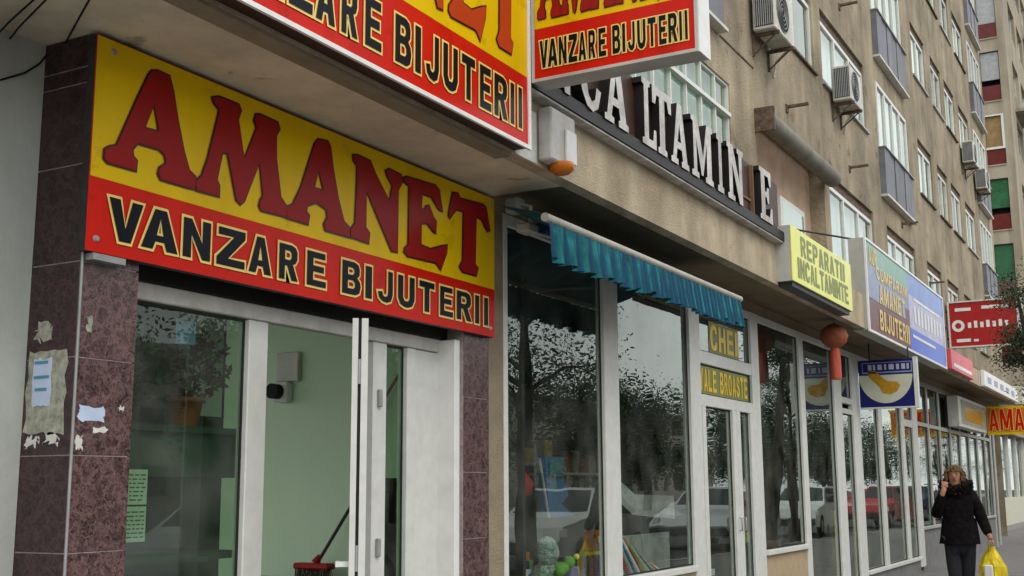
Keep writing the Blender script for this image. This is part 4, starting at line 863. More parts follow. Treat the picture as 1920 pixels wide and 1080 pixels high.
# cables strung under the canopy at the left
for pts, lb in (([(-4.09, 3.0, 3.08), (-4.08, 3.06, 3.115), (-4.08, 3.124, 3.152), (-4.08, 3.194, 3.215), (-4.07, 3.22, 3.26)], 'thin cable drooping along the white wall to the head of the pillar'),
                ([(-3.95, 3.215, 3.29), (-3.706, 3.06, 3.27), (-3.511, 2.955, 3.29), (-3.1, 2.70, 3.30)], 'cable running up from the head of the marble pillar across the soffit'),
                ([(-4.09, 2.99, 3.28), (-3.90, 2.91, 3.275), (-3.696, 2.848, 3.29), (-3.1, 2.62, 3.30)], 'upper of two parallel cables under the canopy at the top left'),
                ([(-4.09, 3.05, 3.28), (-3.937, 2.975, 3.275), (-3.664, 2.867, 3.28), (-3.1, 2.66, 3.30)], 'lower of two parallel cables under the canopy at the top left')):
    b = MB(); b.tube(pts, .0045, 5); tag(b.build('cable', 'black_vinyl', base=pts[0]), lb, 'cable', 'cables at the top left')

# torn papers on the marble
def torn(name, plane, u0, u1, v0, v1, m, lb, seed, depth=.002, jag=.02):
    r_ = random.Random(seed); P = []
    for (a, b, c, d) in ((u0, v0, u1, v0), (u1, v0, u1, v1), (u1, v1, u0, v1), (u0, v1, u0, v0)):
        for i in range(6):
            t_ = i/6; P.append((a+(c-a)*t_+r_.uniform(-jag, jag), b+(d-b)*t_+r_.uniform(-jag, jag)))
    b = MB(); b.flat([P], plane, 0, depth, 0); c = plane((u0+u1)/2, v0, 0)
    o = b.build(name, m, base=c); return tag(o, lb, 'paper', 'paper scraps on the pillar')
YP = 3.23
pl_ = PY(YP); pxp = PX(-3.80)
nt_ = torn('torn_paper', pl_, -4.075, -3.845, 1.65, 1.985, 'paper_old', 'large yellowed patch of old paper on the dark side of the marble pillar', 1, .002, .01)
notice = torn('torn_paper', pl_, -4.04, -3.93, 1.76, 1.95, 'paper_blue', 'bluish printed notice on the yellowed patch on the pillar', 2, .0045, .006)
torn('torn_paper', pl_, -4.04, -3.95, 2.03, 2.09, 'paper_old', 'small scrap above the yellowed patch on the pillar', 3, .002, .02)
torn('torn_paper', pl_, -4.06, -3.99, 1.60, 1.635, 'paper', 'small torn edge left of the bottom of the yellowed patch', 4, .002, .015)
torn('torn_paper', pl_, -3.95, -3.87, 1.605, 1.64, 'paper', 'small torn edge right of the bottom of the yellowed patch', 5, .002, .015)
torn('torn_paper', pxp, 3.262, 3.39, 1.695, 1.755, 'paper_blue', 'bright white blue sticker on the front of the marble pillar', 6, .002, .008)
torn('torn_paper', pxp, 3.34, 3.41, 1.655, 1.675, 'paper', 'thin white strip under the bright sticker on the pillar', 7, .002, .006)
torn('torn_paper', pxp, 3.28, 3.31, 2.06, 2.12, 'paper_old', 'small yellowish scrap high on the front of the marble pillar', 8, .002, .008)
torn('torn_paper', pxp, 3.47, 3.495, 1.745, 1.765, 'paper', 'tiny white scrap right of the bright sticker on the pillar', 9, .002, .006)
torn('torn_paper', pxp, 3.255, 3.285, 1.585, 1.635, 'paper', 'tiny white scrap below the bright sticker on the pillar', 10, .002, .008)
for z, a, b in ((1.93, -4.03, -3.95), (1.87, -4.03, -3.94), (1.82, -4.02, -3.95)): MB().box(a, b, YP-.0062, YP-.0052, z, z+.012).build('print_line', 'print_blue', notice)
# ---------------------------------------------------------------- inside the pawn shop
cab = root('display_cabinet', (-4.45, 4.2, 0), 'dark green display cabinet with shelves behind the left pane of the pawn shop', 'cabinet')
MB().box(-4.78, -4.74, 3.60, 5.10, .03, 2.6).build('back_panel', 'interior_deep_green', cab)
for z in (.5, 1.10, 1.685): MB().box(-4.74, -4.0, 3.60, 4.50, z, z+.03).build('shelf', 'interior_deep_green', cab)
MB().box(-4.74, -4.02, 3.60, 4.48, 1.48, 1.684).build('drawer_front', 'interior_deep_green', cab)
pp = root('potted_plant', (-4.15, 4.2, 1.715), 'red leaved house plant in an orange pot on the shelf behind the pane', 'plant')
MB().lathe((-4.15, 4.2, 1.716), [(.055, 0), (.07, .06), (.082, .12), (.088, .12), (.088, .145), (.075, .145), (.06, .13)], 18).build('pot', 'terracotta', pp)
def leaves(name, m, par, centre, rad, n, size, seed, mi=None, base=None, shell=.35, label=None, cat=None, group=None, kind=None):
    r_ = random.Random(seed); b = MB(); cx, cy, cz = centre; rx, ry, rz = rad
    for i in range(n):
        while True:
            p = Vector((r_.uniform(-1, 1), r_.uniform(-1, 1), r_.uniform(-1, 1)))
            if shell < p.length < 1: break
        c = Vector((cx+p.x*rx, cy+p.y*ry, cz+p.z*rz)); d = Vector((r_.gauss(0, 1), r_.gauss(0, 1), r_.gauss(0, .7))).normalized(); s_ = d.cross(Vector((r_.gauss(0, 1), r_.gauss(0, 1), r_.gauss(0, 1)))).normalized()
        L = size*r_.uniform(.6, 1.4); W = L*.42
        b.add([c-d*L*.5, c+s_*W*.5, c+d*L*.5, c-s_*W*.5], [(0, 1, 2, 3)], 0 if r_.random() < .6 or mi is None else 1)
    return b.build(name, m, par, base=base, label=label, cat=cat, group=group, kind=kind)
fo = leaves('foliage', ['leaf_red', 'leaf_house'], pp, (-4.15, 4.22, 2.02), (.16, .24, .18), 420, .055, 4, 1, shell=.1)
st_ = MB(); r_ = random.Random(2)
for i in range(12): a = r_.uniform(0, 6.3); st_.tube([(-4.15, 4.2, 1.84), (-4.15+.06*math.cos(a), 4.2+.08*math.sin(a), 1.96), (-4.15+.13*math.cos(a), 4.2+.2*math.sin(a), 2.08+r_.uniform(-.05, .08))], .003, 4)
st_.build('stem', 'leaf_red', pp)
p2 = root('potted_plant', (-4.2, 3.8, 1.715), 'trailing green house plant in a small dark pot left of the orange pot', 'plant')
MB().lathe((-4.2, 3.82, 1.716), [(.05, 0), (.065, .1), (.07, .11), (.05, .1)], 14).build('pot', 'interior_deep_green', p2); leaves('foliage', ['leaf_house', 'leaf_dark'], p2, (-4.18, 3.84, 2.0), (.16, .2, .22), 520, .06, 9, 1, shell=.1)
nb = tag(MB().box(-4.735, -4.73, 4.72, 5.07, 1.83, 2.42).build('price_list', 'interior_green', base=(-4.73, 4.9, 1.8)), 'pale green notice hanging on the cabinet back beside the plant', 'notice')
bt = MB(); bt.cbox(-4.06, -4.04, 4.02, 4.14, 2.10, 2.22, .004); tag(bt.build('blue_sticker', 'sky_blue', base=(-4.05, 4.08, 2.1)), 'blue and white sticker near the top of the left pane', 'sticker')
for z0, lb in ((1.36, 'upper of two typed sheets taped inside the left pane'), (1.20, 'lower of two typed sheets taped inside the left pane')):
    sh = MB().box(-3.9862, -3.9852, 3.66, 3.82, z0, z0+.152).build('paper_sheet', 'paper', base=(-3.986, 3.7, z0)); tag(sh, lb, 'paper')
    ln_ = MB(); r_ = random.Random(int(z0*100))
    for j in range(7):
        y = 3.675
        while y < 3.80: w_ = r_.uniform(.012, .04); ln_.box(-3.9851, -3.9846, y, min(3.81, y+w_), z0+.125-j*.018, z0+.131-j*.018); y += w_+.008
    ln_.build('print', 'print_grey', sh)
mbx = root('wall_box', (-6.06, 7.2, 2.08), 'beige wall box with a dark round camera below it on the green wall', 'box')
MB().cbox(-6.16, -5.94, 7.20, 7.248, 2.26, 2.49, .006).build('panel', 'pvc_old_and_shade', mbx); MB().cbox(-6.16, -6.02, 7.17, 7.248, 2.10, 2.255, .01).build('mount', 'white_paint', mbx); MB().tube([(-6.11, 7.17, 2.18), (-6.11, 7.09, 2.18)], .06, 14).build('lens', 'dark_gap', mbx)
bro = root('broom', (-5.6, 7.1, .8), 'red headed broom leaning upside down against the green wall inside the pawn shop', 'broom')
MB().tube([(-5.60, 7.08, .90), (-5.37, 7.22, 1.36)], .013, 8).build('handle', 'dark_metal', bro)
bh = MB(); bh.cbox(-5.80, -5.47, 7.02, 7.12, .84, .885, .012); bh.tube([(-5.62, 7.07, .885), (-5.59, 7.085, .94)], [.035, .018], 10); bh.build('head', 'broom_red', bro)
brs = MB(); r_ = random.Random(8)
for i in range(240): x = r_.uniform(-5.79, -5.48); y = r_.uniform(7.03, 7.11); brs.tube([(x, y, .845), (x+r_.uniform(-.02, .02), y+r_.uniform(-.01, .01), .77)], .0022, 3, cap=False)
brs.build('bristles', 'broom_dark', bro); bx_ = MB().cbox(-6.3, -5.2, 6.8, 7.24, .03, .765, .02); tag(bx_.build('counter', 'interior_deep_green', base=(-5.7, 7, .03)), 'low dark counter under the broom inside the pawn shop', 'counter')
st2 = MB(); st2.tube([(-5.22, 7.16, 1.9), (-4.93, 7.235, 2.36)], .012, 8); tag(st2.build('stick', 'brown_wood', base=(-5.22, 7.1, 1.9)), 'thin brown stick leaning on the green wall behind the narrow pane', 'stick')

# ---------------------------------------------------------------- key and toy shop window
shf = root('display_shelf', (-4.3, 8.6, 0), 'low display shelf with goods behind the big shop panes', 'shelf')
MB().box(-5.0, -3.90, 6.9, 10.9, .60, .66).build('shelf_board', 'pvc_old_and_shade', shf); MB().box(-5.04, -5.0, 6.9, 10.9, .03, 1.5).build('back_panel', 'interior_dark', shf)
def thing1(mb, name, m, base, lb, cat, group=None): return tag(mb.build(name, m, base=base), lb, cat, group)
# blue plastic toy case
tc_ = root('toy_case', (-4.3, 8.15, 1.2), 'bright blue plastic toy case hanging in the first big pane', 'toy')
b = MB(); b.flat([[(8.02, 1.66), (8.36, 1.66), (8.34, 1.52), (8.42, 1.36), (8.30, 1.30), (8.52, 1.21), (8.10, 1.20), (8.06, 1.45)]], PX(-4.28), 0, .08, 0); b.build('case', 'toy_blue', tc_)
MB().cbox(-4.2, -4.17, 8.08, 8.30, 1.50, 1.62, .01).build('lid', 'awning_teal', tc_)
MB().tube([(-4.21, 7.96, 1.64), (-4.21, 8.1, 1.20)], .012, 6).build('strap', 'fleece_grey', tc_)
rb_ = root('bag', (-4.35, 7.6, 1.4), 'red patterned bag hanging at the left of the first big pane', 'bag')
b = MB(); b.lathe((-4.35, 7.55, 1.36), [(.02, 0), (.14, .02), (.18, .12), (.15, .24), (.06, .29), (.0, .3)], 14); b.build('body', 'toy_red', rb_); b = MB(); b.tube([(-4.35, 7.47, 1.62), (-4.35, 7.5, 1.78), (-4.35, 7.6, 1.78), (-4.35, 7.63, 1.62)], .012, 6); b.build('strap', 'toy_red', rb_)
b = MB(); b.lathe((-4.35, 7.86, 1.34), [(.02, 0), (.11, .03), (.13, .12), (.07, .2), (.0, .22)], 12); thing1(b, 'cap', 'toy_red', (-4.35, 7.86, 1.34), 'small red hat hanging between the red bag and the blue toy case', 'hat')
def cloth(lb, c, sx, sy, sz, m, seed, name='coat', cat='clothes'):
    r_ = random.Random(seed); b = MB(); vs = []; nu, nv = 18, 14
    for j in range(nv+1):
        for i in range(nu):
            a = 2*math.pi*i/nu; t_ = j/nv; k_ = (.35+.65*math.sin(math.pi*min(1, .12+t_*.88)**.8)) if j < nv else .25
            rr_ = k_*(1+.12*math.sin(a*5+seed)*(1-t_*.5)+.05*r_.uniform(-1, 1)); vs.append((c[0]+sx*rr_*math.cos(a), c[1]+sy*rr_*math.sin(a), c[2]+sz*t_))
    b.add(vs, [(j*nu+i, j*nu+(i+1) % nu, (j+1)*nu+(i+1) % nu, (j+1)*nu+i) for j in range(nv) for i in range(nu)], 0, True); b.add(vs[-nu:], [tuple(range(nu))], 0)
    return thing1(b, name, m, (c[0], c[1], c[2]), lb, cat)
cloth('brown coat hanging in the middle of the first big pane', (-4.55, 8.0, .7), .14, .26, .62, 'cloth_brown', 3)
cloth('plum coloured coat hanging at the left of the first big pane', (-4.5, 7.5, .7), .14, .24, .66, 'cloth_plum', 5)
cloth('crumpled tan cloth at the bottom left of the first big pane', (-4.25, 7.45, .665), .16, .26, .28, 'cloth_tan', 7, 'cloth', 'cloth')
# soft toys and plastic toys at the foot of the window
def blob(name, m, c, r, sq=(1, 1, 1), parent=None, n=14):
    b = MB(); b.lathe((0, 0, 0), [(r*math.sin(math.pi*i/n)+1e-5, -r*math.cos(math.pi*i/n)) for i in range(n+1)], 16)
    b.v = [(c[0]+x*sq[0], c[1]+y*sq[1], c[2]+z*sq[2]) for x, y, z in b.v]; return b.build(name, m, parent)
sb = root('soft_toy', (-4.15, 8.1, .66), 'pale mint soft toy with a pointed hood at the foot of the first big pane', 'toy')
blob('body', 'toy_mint', (-4.1, 7.86, .79), .12, (1, 1.2, 1), sb); blob('head', 'toy_mint', (-4.08, 7.82, .96), .085, (1, 1.1, 1.35), sb); blob('leg', 'toy_mint', (-4.0, 7.78, .71), .06, (1, .8, .8), sb); blob('leg', 'toy_mint', (-4.0, 7.96, .71), .06, (1, .8, .8), sb)
blob('face', 'fleece_grey', (-4.01, 7.82, .95), .045, (.5, 1, 1), sb)
fr = root('soft_toy', (-4.05, 8.25, .80), 'bright green frog-like toy sitting in front of the mint soft toy', 'toy')
blob('body', 'toy_green', (-4.0, 7.88, .84), .06, (1, 1.3, .8), fr); blob('head', 'toy_green', (-3.98, 7.98, .88), .045, (1, 1, 1), fr); blob('eye', 'lime_yellow', (-3.94, 8.02, .92), .022, (1, 1, 1), fr); blob('leg', 'toy_green', (-3.96, 7.78, .82), .04, (1, 1, .8), fr)
ot = root('toy_figure', (-4.08, 8.93, .66), 'orange headed toy figure with purple and blue body in the first big pane', 'toy')
MB().cbox(-4.14, -4.02, 8.50, 8.76, .93, 1.09, .03).build('head', 'toy_orange', ot); MB().cbox(-4.12, -4.03, 8.52, 8.63, .67, .90, .015).build('body', 'toy_purple', ot); MB().cbox(-4.12, -4.03, 8.635, 8.75, .67, .90, .015).build('body', 'toy_blue', ot); MB().cbox(-4.13, -4.025, 8.53, 8.75, .90, .928, .01).build('collar', 'lime_yellow', ot)
for y in (8.58, 8.68): MB().tube([(-4.02, y, 1.02), (-4.01, y, 1.02)], .028, 10).build('eye', 'white_paint', ot)
li = MB(); li.cbox(-4.1, -4.0, 8.06, 8.20, .66, .84, .01); thing1(li, 'toy_box', 'toy_lilac', (-4.05, 8.43, .66), 'lilac toy box beside the green toy', 'toy')
for k_, (y, m_, w_) in enumerate(((7.42, 'fleece_grey', .12), (7.62, 'fleece_grey', .09), (8.30, 'toy_mint', .1), (8.42, 'fleece_grey', .07))): thing1(MB().cbox(-4.06, -3.97, y, y+w_, .661, .70+.03*(k_ % 2), .008), 'small_box', m_, (-4.0, y, .66), ['pale packet at the far left on the window shelf', 'pale packet beside the foot of the mint soft toy', 'mint packet left of the orange headed toy', 'narrow pale packet next to the orange headed toy'][k_], 'packet', 'packets on the window shelf')
goods = [('toy_red', 'red'), ('sky_blue', 'light blue'), ('lime_yellow', 'lime'), ('paper', 'white'), ('toy_orange', 'orange'), ('toy_green', 'green'), ('navy', 'navy'), ('toy_purple', 'purple'), ('gold', 'gold'), ('pink_vinyl', 'pink'), ('fleece_grey', 'grey'), ('royal_blue', 'bright blue')]
gr_ = random.Random(21)
for k_, (m_, cn_) in enumerate(goods):
    y = 7.36+k_*.115; x = -4.22-.06*(k_ % 3); hh = gr_.uniform(.10, .26); g_ = root('toy_package', (x, y, .66), cn_+' toy package with card header on the shelf of the first big pane', 'package', 'toy packages on the window shelf')
    MB().cbox(x-.03, x+.03, y, y+.095, .661, .66+hh, .004).build('pack', m_, g_); MB().box(x-.004, x+.004, y+.004, y+.091, .66+hh+.001, .66+hh+.06).build('card', goods[(k_*5+3) % 12][0], g_)
    MB().box(x+.0301, x+.0312, y+.02, y+.075, .66+hh*.35, .66+hh*.8).build('label', goods[(k_*7+2) % 12][0], g_)
# row of long colourful brushes leaning in the second big pane
names = ['toy_red', 'fleece_grey', 'toy_blue', 'paper', 'toy_red', 'toy_green', 'fleece_grey', 'dark_metal', 'toy_mint', 'toy_red', 'paper']
desc = ['red stick brush nearest the pane divider', 'grey stick brush behind the red one', 'blue stick brush third from the pane divider', 'white stick brush fourth from the pane divider', 'red stick brush in the middle of the leaning row', 'green stick brush in the leaning row', 'grey stick brush past the green one', 'black stick brush in the leaning row', 'mint stick brush near the end of the leaning row', 'red stick brush next to the last', 'white stick brush last in the leaning row']
for k_, m_ in enumerate(names):
    b = MB(); y = 9.02+k_*.075; b.tube([(-4.0, y+.12, .67), (-4.12, y-.06, 1.14-.035*k_)], .02, 7); b.tube([(-4.0, y+.12, .67), (-3.98, y+.15, .62+.045)], .03, 7); thing1(b, 'brush', m_, (-4.0, y+.12, .66), desc[k_], 'brush', 'brushes leaning in the second pane')
MB().box(-4.35, -4.33, 9.2, 10.85, .66, 1.0).build('banner', 'fleece_grey', shf)
bn = MB(); bn.flat([[(9.25, 1.62), (9.45, 1.36), (9.9, 1.18), (10.9, 1.12), (10.9, 1.34), (9.95, 1.36)]], PX(-4.30), 0, .01, 0); thing1(bn, 'pennant', 'fleece_grey', (-4.3, 9.4, 1.1), 'pale sweeping banner behind the brushes in the second big pane', 'banner')
for y0_, m_, z_, lb in ((7.6, 'toy_red', 1.9, 'row of reddish boxes on the rear shelf of the key shop'), (8.9, 'toy_lilac', 2.1, 'row of lilac boxes on the rear shelf of the key shop'), (10.8, 'gold', 1.7, 'row of yellow boxes on the rear shelf of the key shop'), (12.2, 'terracotta', 1.6, 'row of brown boxes on the rear shelf of the key shop')):
    t = root('box_row', (-6.4, y0_, z_), lb, 'boxes')
    MB().box(-6.59, -6.2, y0_-.05, y0_+1.5, z_-.03, z_).build('shelf_board', 'pvc_old_and_shade', t)
    for q in range(6): MB().cbox(-6.5, -6.25, y0_+q*.23, y0_+q*.23+.19, z_+.001, z_+.16+.05*(q % 3), .006).build('box', m_ if q % 2 else 'cloth_tan', t)
yb = root('basket', (-4.2, 13.2, .8), 'yellow cloth in a low basket behind the pane left of the green doorway', 'basket')
blob('cloth', 'gold', (-4.2, 13.0, .86), .12, (1, 1.6, .6), yb); blob('cloth', 'toy_green', (-4.2, 12.75, .84), .10, (1, 1.4, .6), yb); MB().cbox(-4.4, -4.0, 12.5, 13.4, .74, .82, .01).build('tray', 'cloth_brown', yb)
cloth('dark red coat on a stand behind the pane left of the green doorway', (-4.35, 13.45, .82), .14, .2, .75, 'shop_red', 12)
# yellow film letters on the transom panes
for txt, y0_, y1_, z0_, z1_, lb in (('CHEI', 10.80, 11.62, 2.72, 2.98, 'yellow CHEI lettering stuck on the upper transom pane'), ('YALE BROASTE', 10.46, 11.88, 2.31, 2.53, 'yellow YALE BROASTE lettering stuck on the lower transom pane')):
    t = root('window_lettering', (-3.84, (y0_+y1_)/2, z0_), lb, 'lettering')
    MB().add([(-3.8345, y0_-.03, z0_-.02), (-3.8345, y1_+.03, z0_-.02), (-3.8345, y1_+.03, z1_+.03), (-3.8345, y0_-.03, z1_+.03)], [(0, 1, 2, 3)]).build('film', 'lime_dark', t)
    lettering(line(txt, y0_, y1_, z0_+.01, z1_), PX(-3.833), t, ['yellow_vinyl'], ((0, .002),))
# goods seen in the third shop
gc = MB().box(-4.5, -4.46, 14.05, 15.36, .03, .86); thing1(gc, 'counter', 'green_cloth', (-4.48, 14.7, .03), 'green cloth covered counter behind the doorway pane', 'counter')
MB().box(-4.9, -4.5, 14.0, 15.4, .84, .87).build('top', 'green_cloth', bpy.data.objects['counter.001'] if 'counter.001' in bpy.data.objects else None)
yc = MB().box(-4.05, -4.0, 15.85, 16.3, .1, 1.1); thing1(yc, 'poster', 'gold', (-4.0, 16.1, .1), 'faded yellow poster in the narrow pane under the lantern', 'poster')
thing1(MB().box(-3.98, -3.97, 18.3, 19.6, 2.36, 2.5), 'poster', 'lime_yellow', (-3.97, 18.9, 2.36), 'yellow strip poster at the top of the pane right of the blue sign', 'poster')
thing1(MB().box(-3.98, -3.97, 19.9, 20.5, 2.0, 2.36), 'poster', 'gold', (-3.97, 20.2, 2.0), 'gold poster in the last narrow white framed pane', 'poster')
thing1(MB().box(-3.99, -3.98, 21.2, 23.4, 1.98, 2.42), 'poster', 'shop_red', (-3.98, 22.3, 1.98), 'dull red poster behind the glass of the far grey shop front', 'poster')
thing1(MB().box(-3.99, -3.98, 23.6, 24.1, 2.2, 2.42), 'poster', 'gold', (-3.98, 23.8, 2.2), 'small yellow poster behind the glass of the far grey shop front', 'poster')

# ---------------------------------------------------------------- the walking woman
def skin(name, verts, edges, radii, m, parent, sub=2):
    me = bpy.data.meshes.new(name); me.from_pydata(verts, edges, [])
    o = bpy.data.objects.new(name, me); COL.objects.link(o)
    md = o.modifiers.new('skin', 'SKIN'); md.use_smooth_shade = True
    for i, r in enumerate(radii):
        me.skin_vertices[0].data[i].radius = (r if isinstance(r, tuple) else (r, r)); me.skin_vertices[0].data[i].use_root = (i == 0)
    s = o.modifiers.new('sub', 'SUBSURF'); s.levels = sub; s.render_levels = sub
    dg = bpy.context.evaluated_depsgraph_get(); me2 = bpy.data.meshes.new_from_object(o.evaluated_get(dg)); me2.name = name
    o.modifiers.clear(); o.data = me2; me2.materials.clear(); me2.materials.append(M[m])
    for p in me2.polygons: p.use_smooth = True
    o.parent = parent; ORG[o.name] = ORG[parent.name]; return o
pe = localroot('person', 'blonde woman in dark fur collared coat walking with one hand at her face', 'person')
# joints: facing -Y, her right side is -X
J = dict(pel=(0, 0, .90), wa=(0, 0, 1.05), ch=(0, -.01, 1.25), nk=(0, -.01, 1.40), hd0=(-.005, -.035, 1.485), hd1=(-.005, -.035, 1.55), hd2=(-.005, -.03, 1.60),
    rs=(-.16, 0, 1.35), re=(-.20, -.09, 1.12), rw_=(-.12, -.21, 1.36), rh=(-.095, -.19, 1.43),
    ls=(.16, 0, 1.35), le=(.22, .01, 1.14), lw=(.275, -.05, .98), lh=(.30, -.06, .91),
    rhp=(-.09, 0, .88), rk=(-.055, -.10, .50), ra=(-.06, -.05, .10), rt_=(-.06, -.18, .05),
    lhp=(.09, 0, .88), lk=(.048, .02, .49), la=(.04, .18, .14), lt=(.04, .10, .05))
K = list(J); ix = {k: i for i, k in enumerate(K)}
Ed = [('pel','wa'),('wa','ch'),('ch','nk'),('nk','hd0'),('hd0','hd1'),('hd1','hd2'),('ch','rs'),('rs','re'),('re','rw_'),('rw_','rh'),('ch','ls'),('ls','le'),('le','lw'),('lw','lh'),('pel','rhp'),('rhp','rk'),('rk','ra'),('ra','rt_'),('pel','lhp'),('lhp','lk'),('lk','la'),('la','lt')]
Rd = dict(pel=.09, wa=.10, ch=.12, nk=.05, hd0=(.062, .065), hd1=(.075, .088), hd2=(.062, .072), rs=.055, re=.038, rw_=.026, rh=.030, ls=.055, le=.038, lw=.026, lh=.030, rhp=.065, rk=.045, ra=.038, rt_=.03, lhp=.065, lk=.045, la=.038, lt=.03)
body = skin('body', [J[k] for k in K], [(ix[a], ix[b]) for a, b in Ed], [Rd[k] for k in K], 'skin', pe)
def chain(pts, rad, name, m, par=None): return skin(name, pts, [(i, i+1) for i in range(len(pts)-1)], rad, m, par or pe, 1)
# fingers: right hand on the cheek, left hand closed on the bag handles
for i, dx in enumerate((-.018, -.006, .006, .018)):
    chain([(-.105+dx, -.195, 1.425), (-.092+dx, -.185, 1.460), (-.078+dx, -.165, 1.487-.004*i)], [.010, .009, .007], 'finger', 'skin', body)
    chain([(.30, -.085+dx*1.1+.02, .91), (.32, -.085+dx*1.1+.02, .88), (.305, -.085+dx*1.1+.02, .855)], [.010, .009, .008], 'finger', 'skin', body)
chain([(-.085, -.20, 1.42), (-.062, -.20, 1.445)], [.012, .009], 'thumb', 'skin', body); chain([(.285, -.09, .915), (.29, -.10, .88)], [.012, .009], 'thumb', 'skin', body)
# face
blob('nose', 'skin', (-.005, -.122, 1.535), .017, (.7, 1, 1.2), pe); 
for s in (-1, 1): blob('eye', 'dark_gap', (-.005+s*.030, -.108, 1.557), .007, (1.2, .6, .6), pe); blob('ear', 'skin', (-.005+s*.077, -.02, 1.54), .02, (.5, .9, 1.3), pe)
blob('mouth', 'toy_red', (-.005, -.112, 1.500), .016, (1.3, .4, .45), pe)
# hair: short, full, with strands
hb2 = MB(); r_ = random.Random(4)
for i in range(620):
    th = r_.uniform(0, 2*math.pi); phi = r_.uniform(0, 2.05); d = Vector((math.sin(phi)*math.cos(th), math.sin(phi)*math.sin(th), math.cos(phi)))
    if d.y < -.55 and d.z < .45: continue
    p0 = Vector((-.005, -.03, 1.555))+Vector((d.x*.080, d.y*.088, d.z*.080)); p1 = p0+Vector((d.x*.022, d.y*.022, -.035+d.z*.03))+Vector((r_.gauss(0, .008), r_.gauss(0, .008), r_.gauss(0, .008))); hb2.tube([p0, (p0+p1)/2+d*.010, p1], [.009, .008, .002], 4, cap=False)
hb2.build('hair', 'hair', pe); blob('hair_cap', 'hair', (-.005, -.010, 1.572), .086, (.98, .98, .92), pe)
CK = ['pel0', 'wa', 'ch', 'nk', 'rs', 're', 'rw', 'ls', 'le', 'lw']
CJ = [(0, 0, .96), (0, 0, 1.08), (0, -.01, 1.24), (0, -.005, 1.42), (-.15, 0, 1.335), (-.205, -.09, 1.13), (-.118, -.205, 1.375), (.15, 0, 1.335), (.215, .01, 1.14), (.285, -.052, .945)]
coat = skin('coat', CJ, [(0, 1), (1, 2), (2, 3), (2, 4), (4, 5), (5, 6), (2, 7), (7, 8), (8, 9)], [(.18, .16), (.165, .145), (.16, .135), (.08, .08), .076, .062, .046, .076, .062, .048], 'coat', pe)
sk_ = MB(); nS = 40; vs = []
for j in range(6):
    for i in range(nS): a = 2*math.pi*i/nS; t_ = j/5; k_ = 1+.03*math.sin(a*7+j*.6); vs.append(((.165+.03*t_)*k_*math.cos(a), (.14+.035*t_)*k_*math.sin(a), 1.12-.25*t_))
sk_.add(vs, [(j*nS+i, (j+1)*nS+i, (j+1)*nS+(i+1) % nS, j*nS+(i+1) % nS) for j in range(5) for i in range(nS)], 0, True); sk_.add(vs[-nS:], [tuple(range(nS-1, -1, -1))], 0); sk_.build('coat_skirt', 'coat', pe)
fu = MB(); r_ = random.Random(6)
for i in range(420):
    th = r_.uniform(0, 2*math.pi); c = Vector((.135*math.cos(th), .10*math.sin(th)-.01, 1.438+.045*math.sin(th)+r_.uniform(-.03, .035))); d = Vector((math.cos(th), math.sin(th), r_.uniform(-.8, .8))).normalized()
    fu.tube([c-d*.04, c+d*.035], [.018, .003], 4, cap=False)
fu.build('fur_collar', 'fur', pe)
leg = skin('trousers', [(0, 0, .92), (-.075, 0, .87), (-.055, -.10, .50), (-.055, -.055, .12), (.075, 0, .87), (.048, .02, .49), (.04, .17, .16)], [(0, 1), (1, 2), (2, 3), (0, 4), (4, 5), (5, 6)], [.12, .095, .066, .050, .095, .066, .050], 'trousers', pe)
chain([(-.06, -.03, .055), (-.06, -.12, .045), (-.06, -.21, .04)], [(.045, .05), (.045, .04), (.035, .03)], 'shoe', 'shoe'); chain([(.04, .19, .10), (.04, .12, .05), (.04, .04, .035)], [(.045, .05), (.045, .04), (.035, .03)], 'shoe', 'shoe')
place(pe, (-1.93, 12.5, 0), R(4)); pe.scale = (.97, .97, .985)
ph_ = localroot('mobile_phone', 'small pinkish phone held to the face of the walking woman', 'phone'); MB().cbox(-.125, -.11, -.175, -.15, 1.38, 1.49, .004).build('case', 'phone_pink', ph_); place(ph_, (-1.93, 12.5, 0), R(4)); ph_.scale = pe.scale
bg_ = localroot('shopping_bag', 'yellow plastic carrier bag with a white panel carried by the walking woman', 'bag')
bb = MB(); nS = 22; vs = []; r_ = random.Random(5)
prof = [(.03, .775), (.045, .73), (.09, .66), (.125, .58), (.135, .48), (.13, .38), (.10, .33), (.03, .315)]
for j, (rr_, z) in enumerate(prof):
    for i in range(nS): a = 2*math.pi*i/nS; k_ = 1+.10*math.sin(a*6+j)+.06*r_.uniform(-1, 1); vs.append((.35+rr_*1.0*k_*math.cos(a), -.03+rr_*.62*k_*math.sin(a), z))
bb.add(vs, [(j*nS+i, (j+1)*nS+i, (j+1)*nS+(i+1) % nS, j*nS+(i+1) % nS) for j in range(len(prof)-1) for i in range(nS)], 0, False); bb.build('bag_body', 'bag_yellow', bg_)
hh_ = MB(); hh_.tube([(.33, -.05, .80), (.34, -.06, .74), (.30, -.03, .66)], .012, 6); hh_.tube([(.335, -.05, .80), (.35, -.04, .74), (.40, -.03, .66)], .012, 6); hh_.build('handle', 'bag_yellow', bg_)
wp = MB().cbox(.27, .36, -.155, -.12, .34, .60, .012); wp.build('white_panel', 'bag_white', bg_); place(bg_, (-1.975, 12.5, .075), R(4)); bg_.scale = (.94, .94, .985)

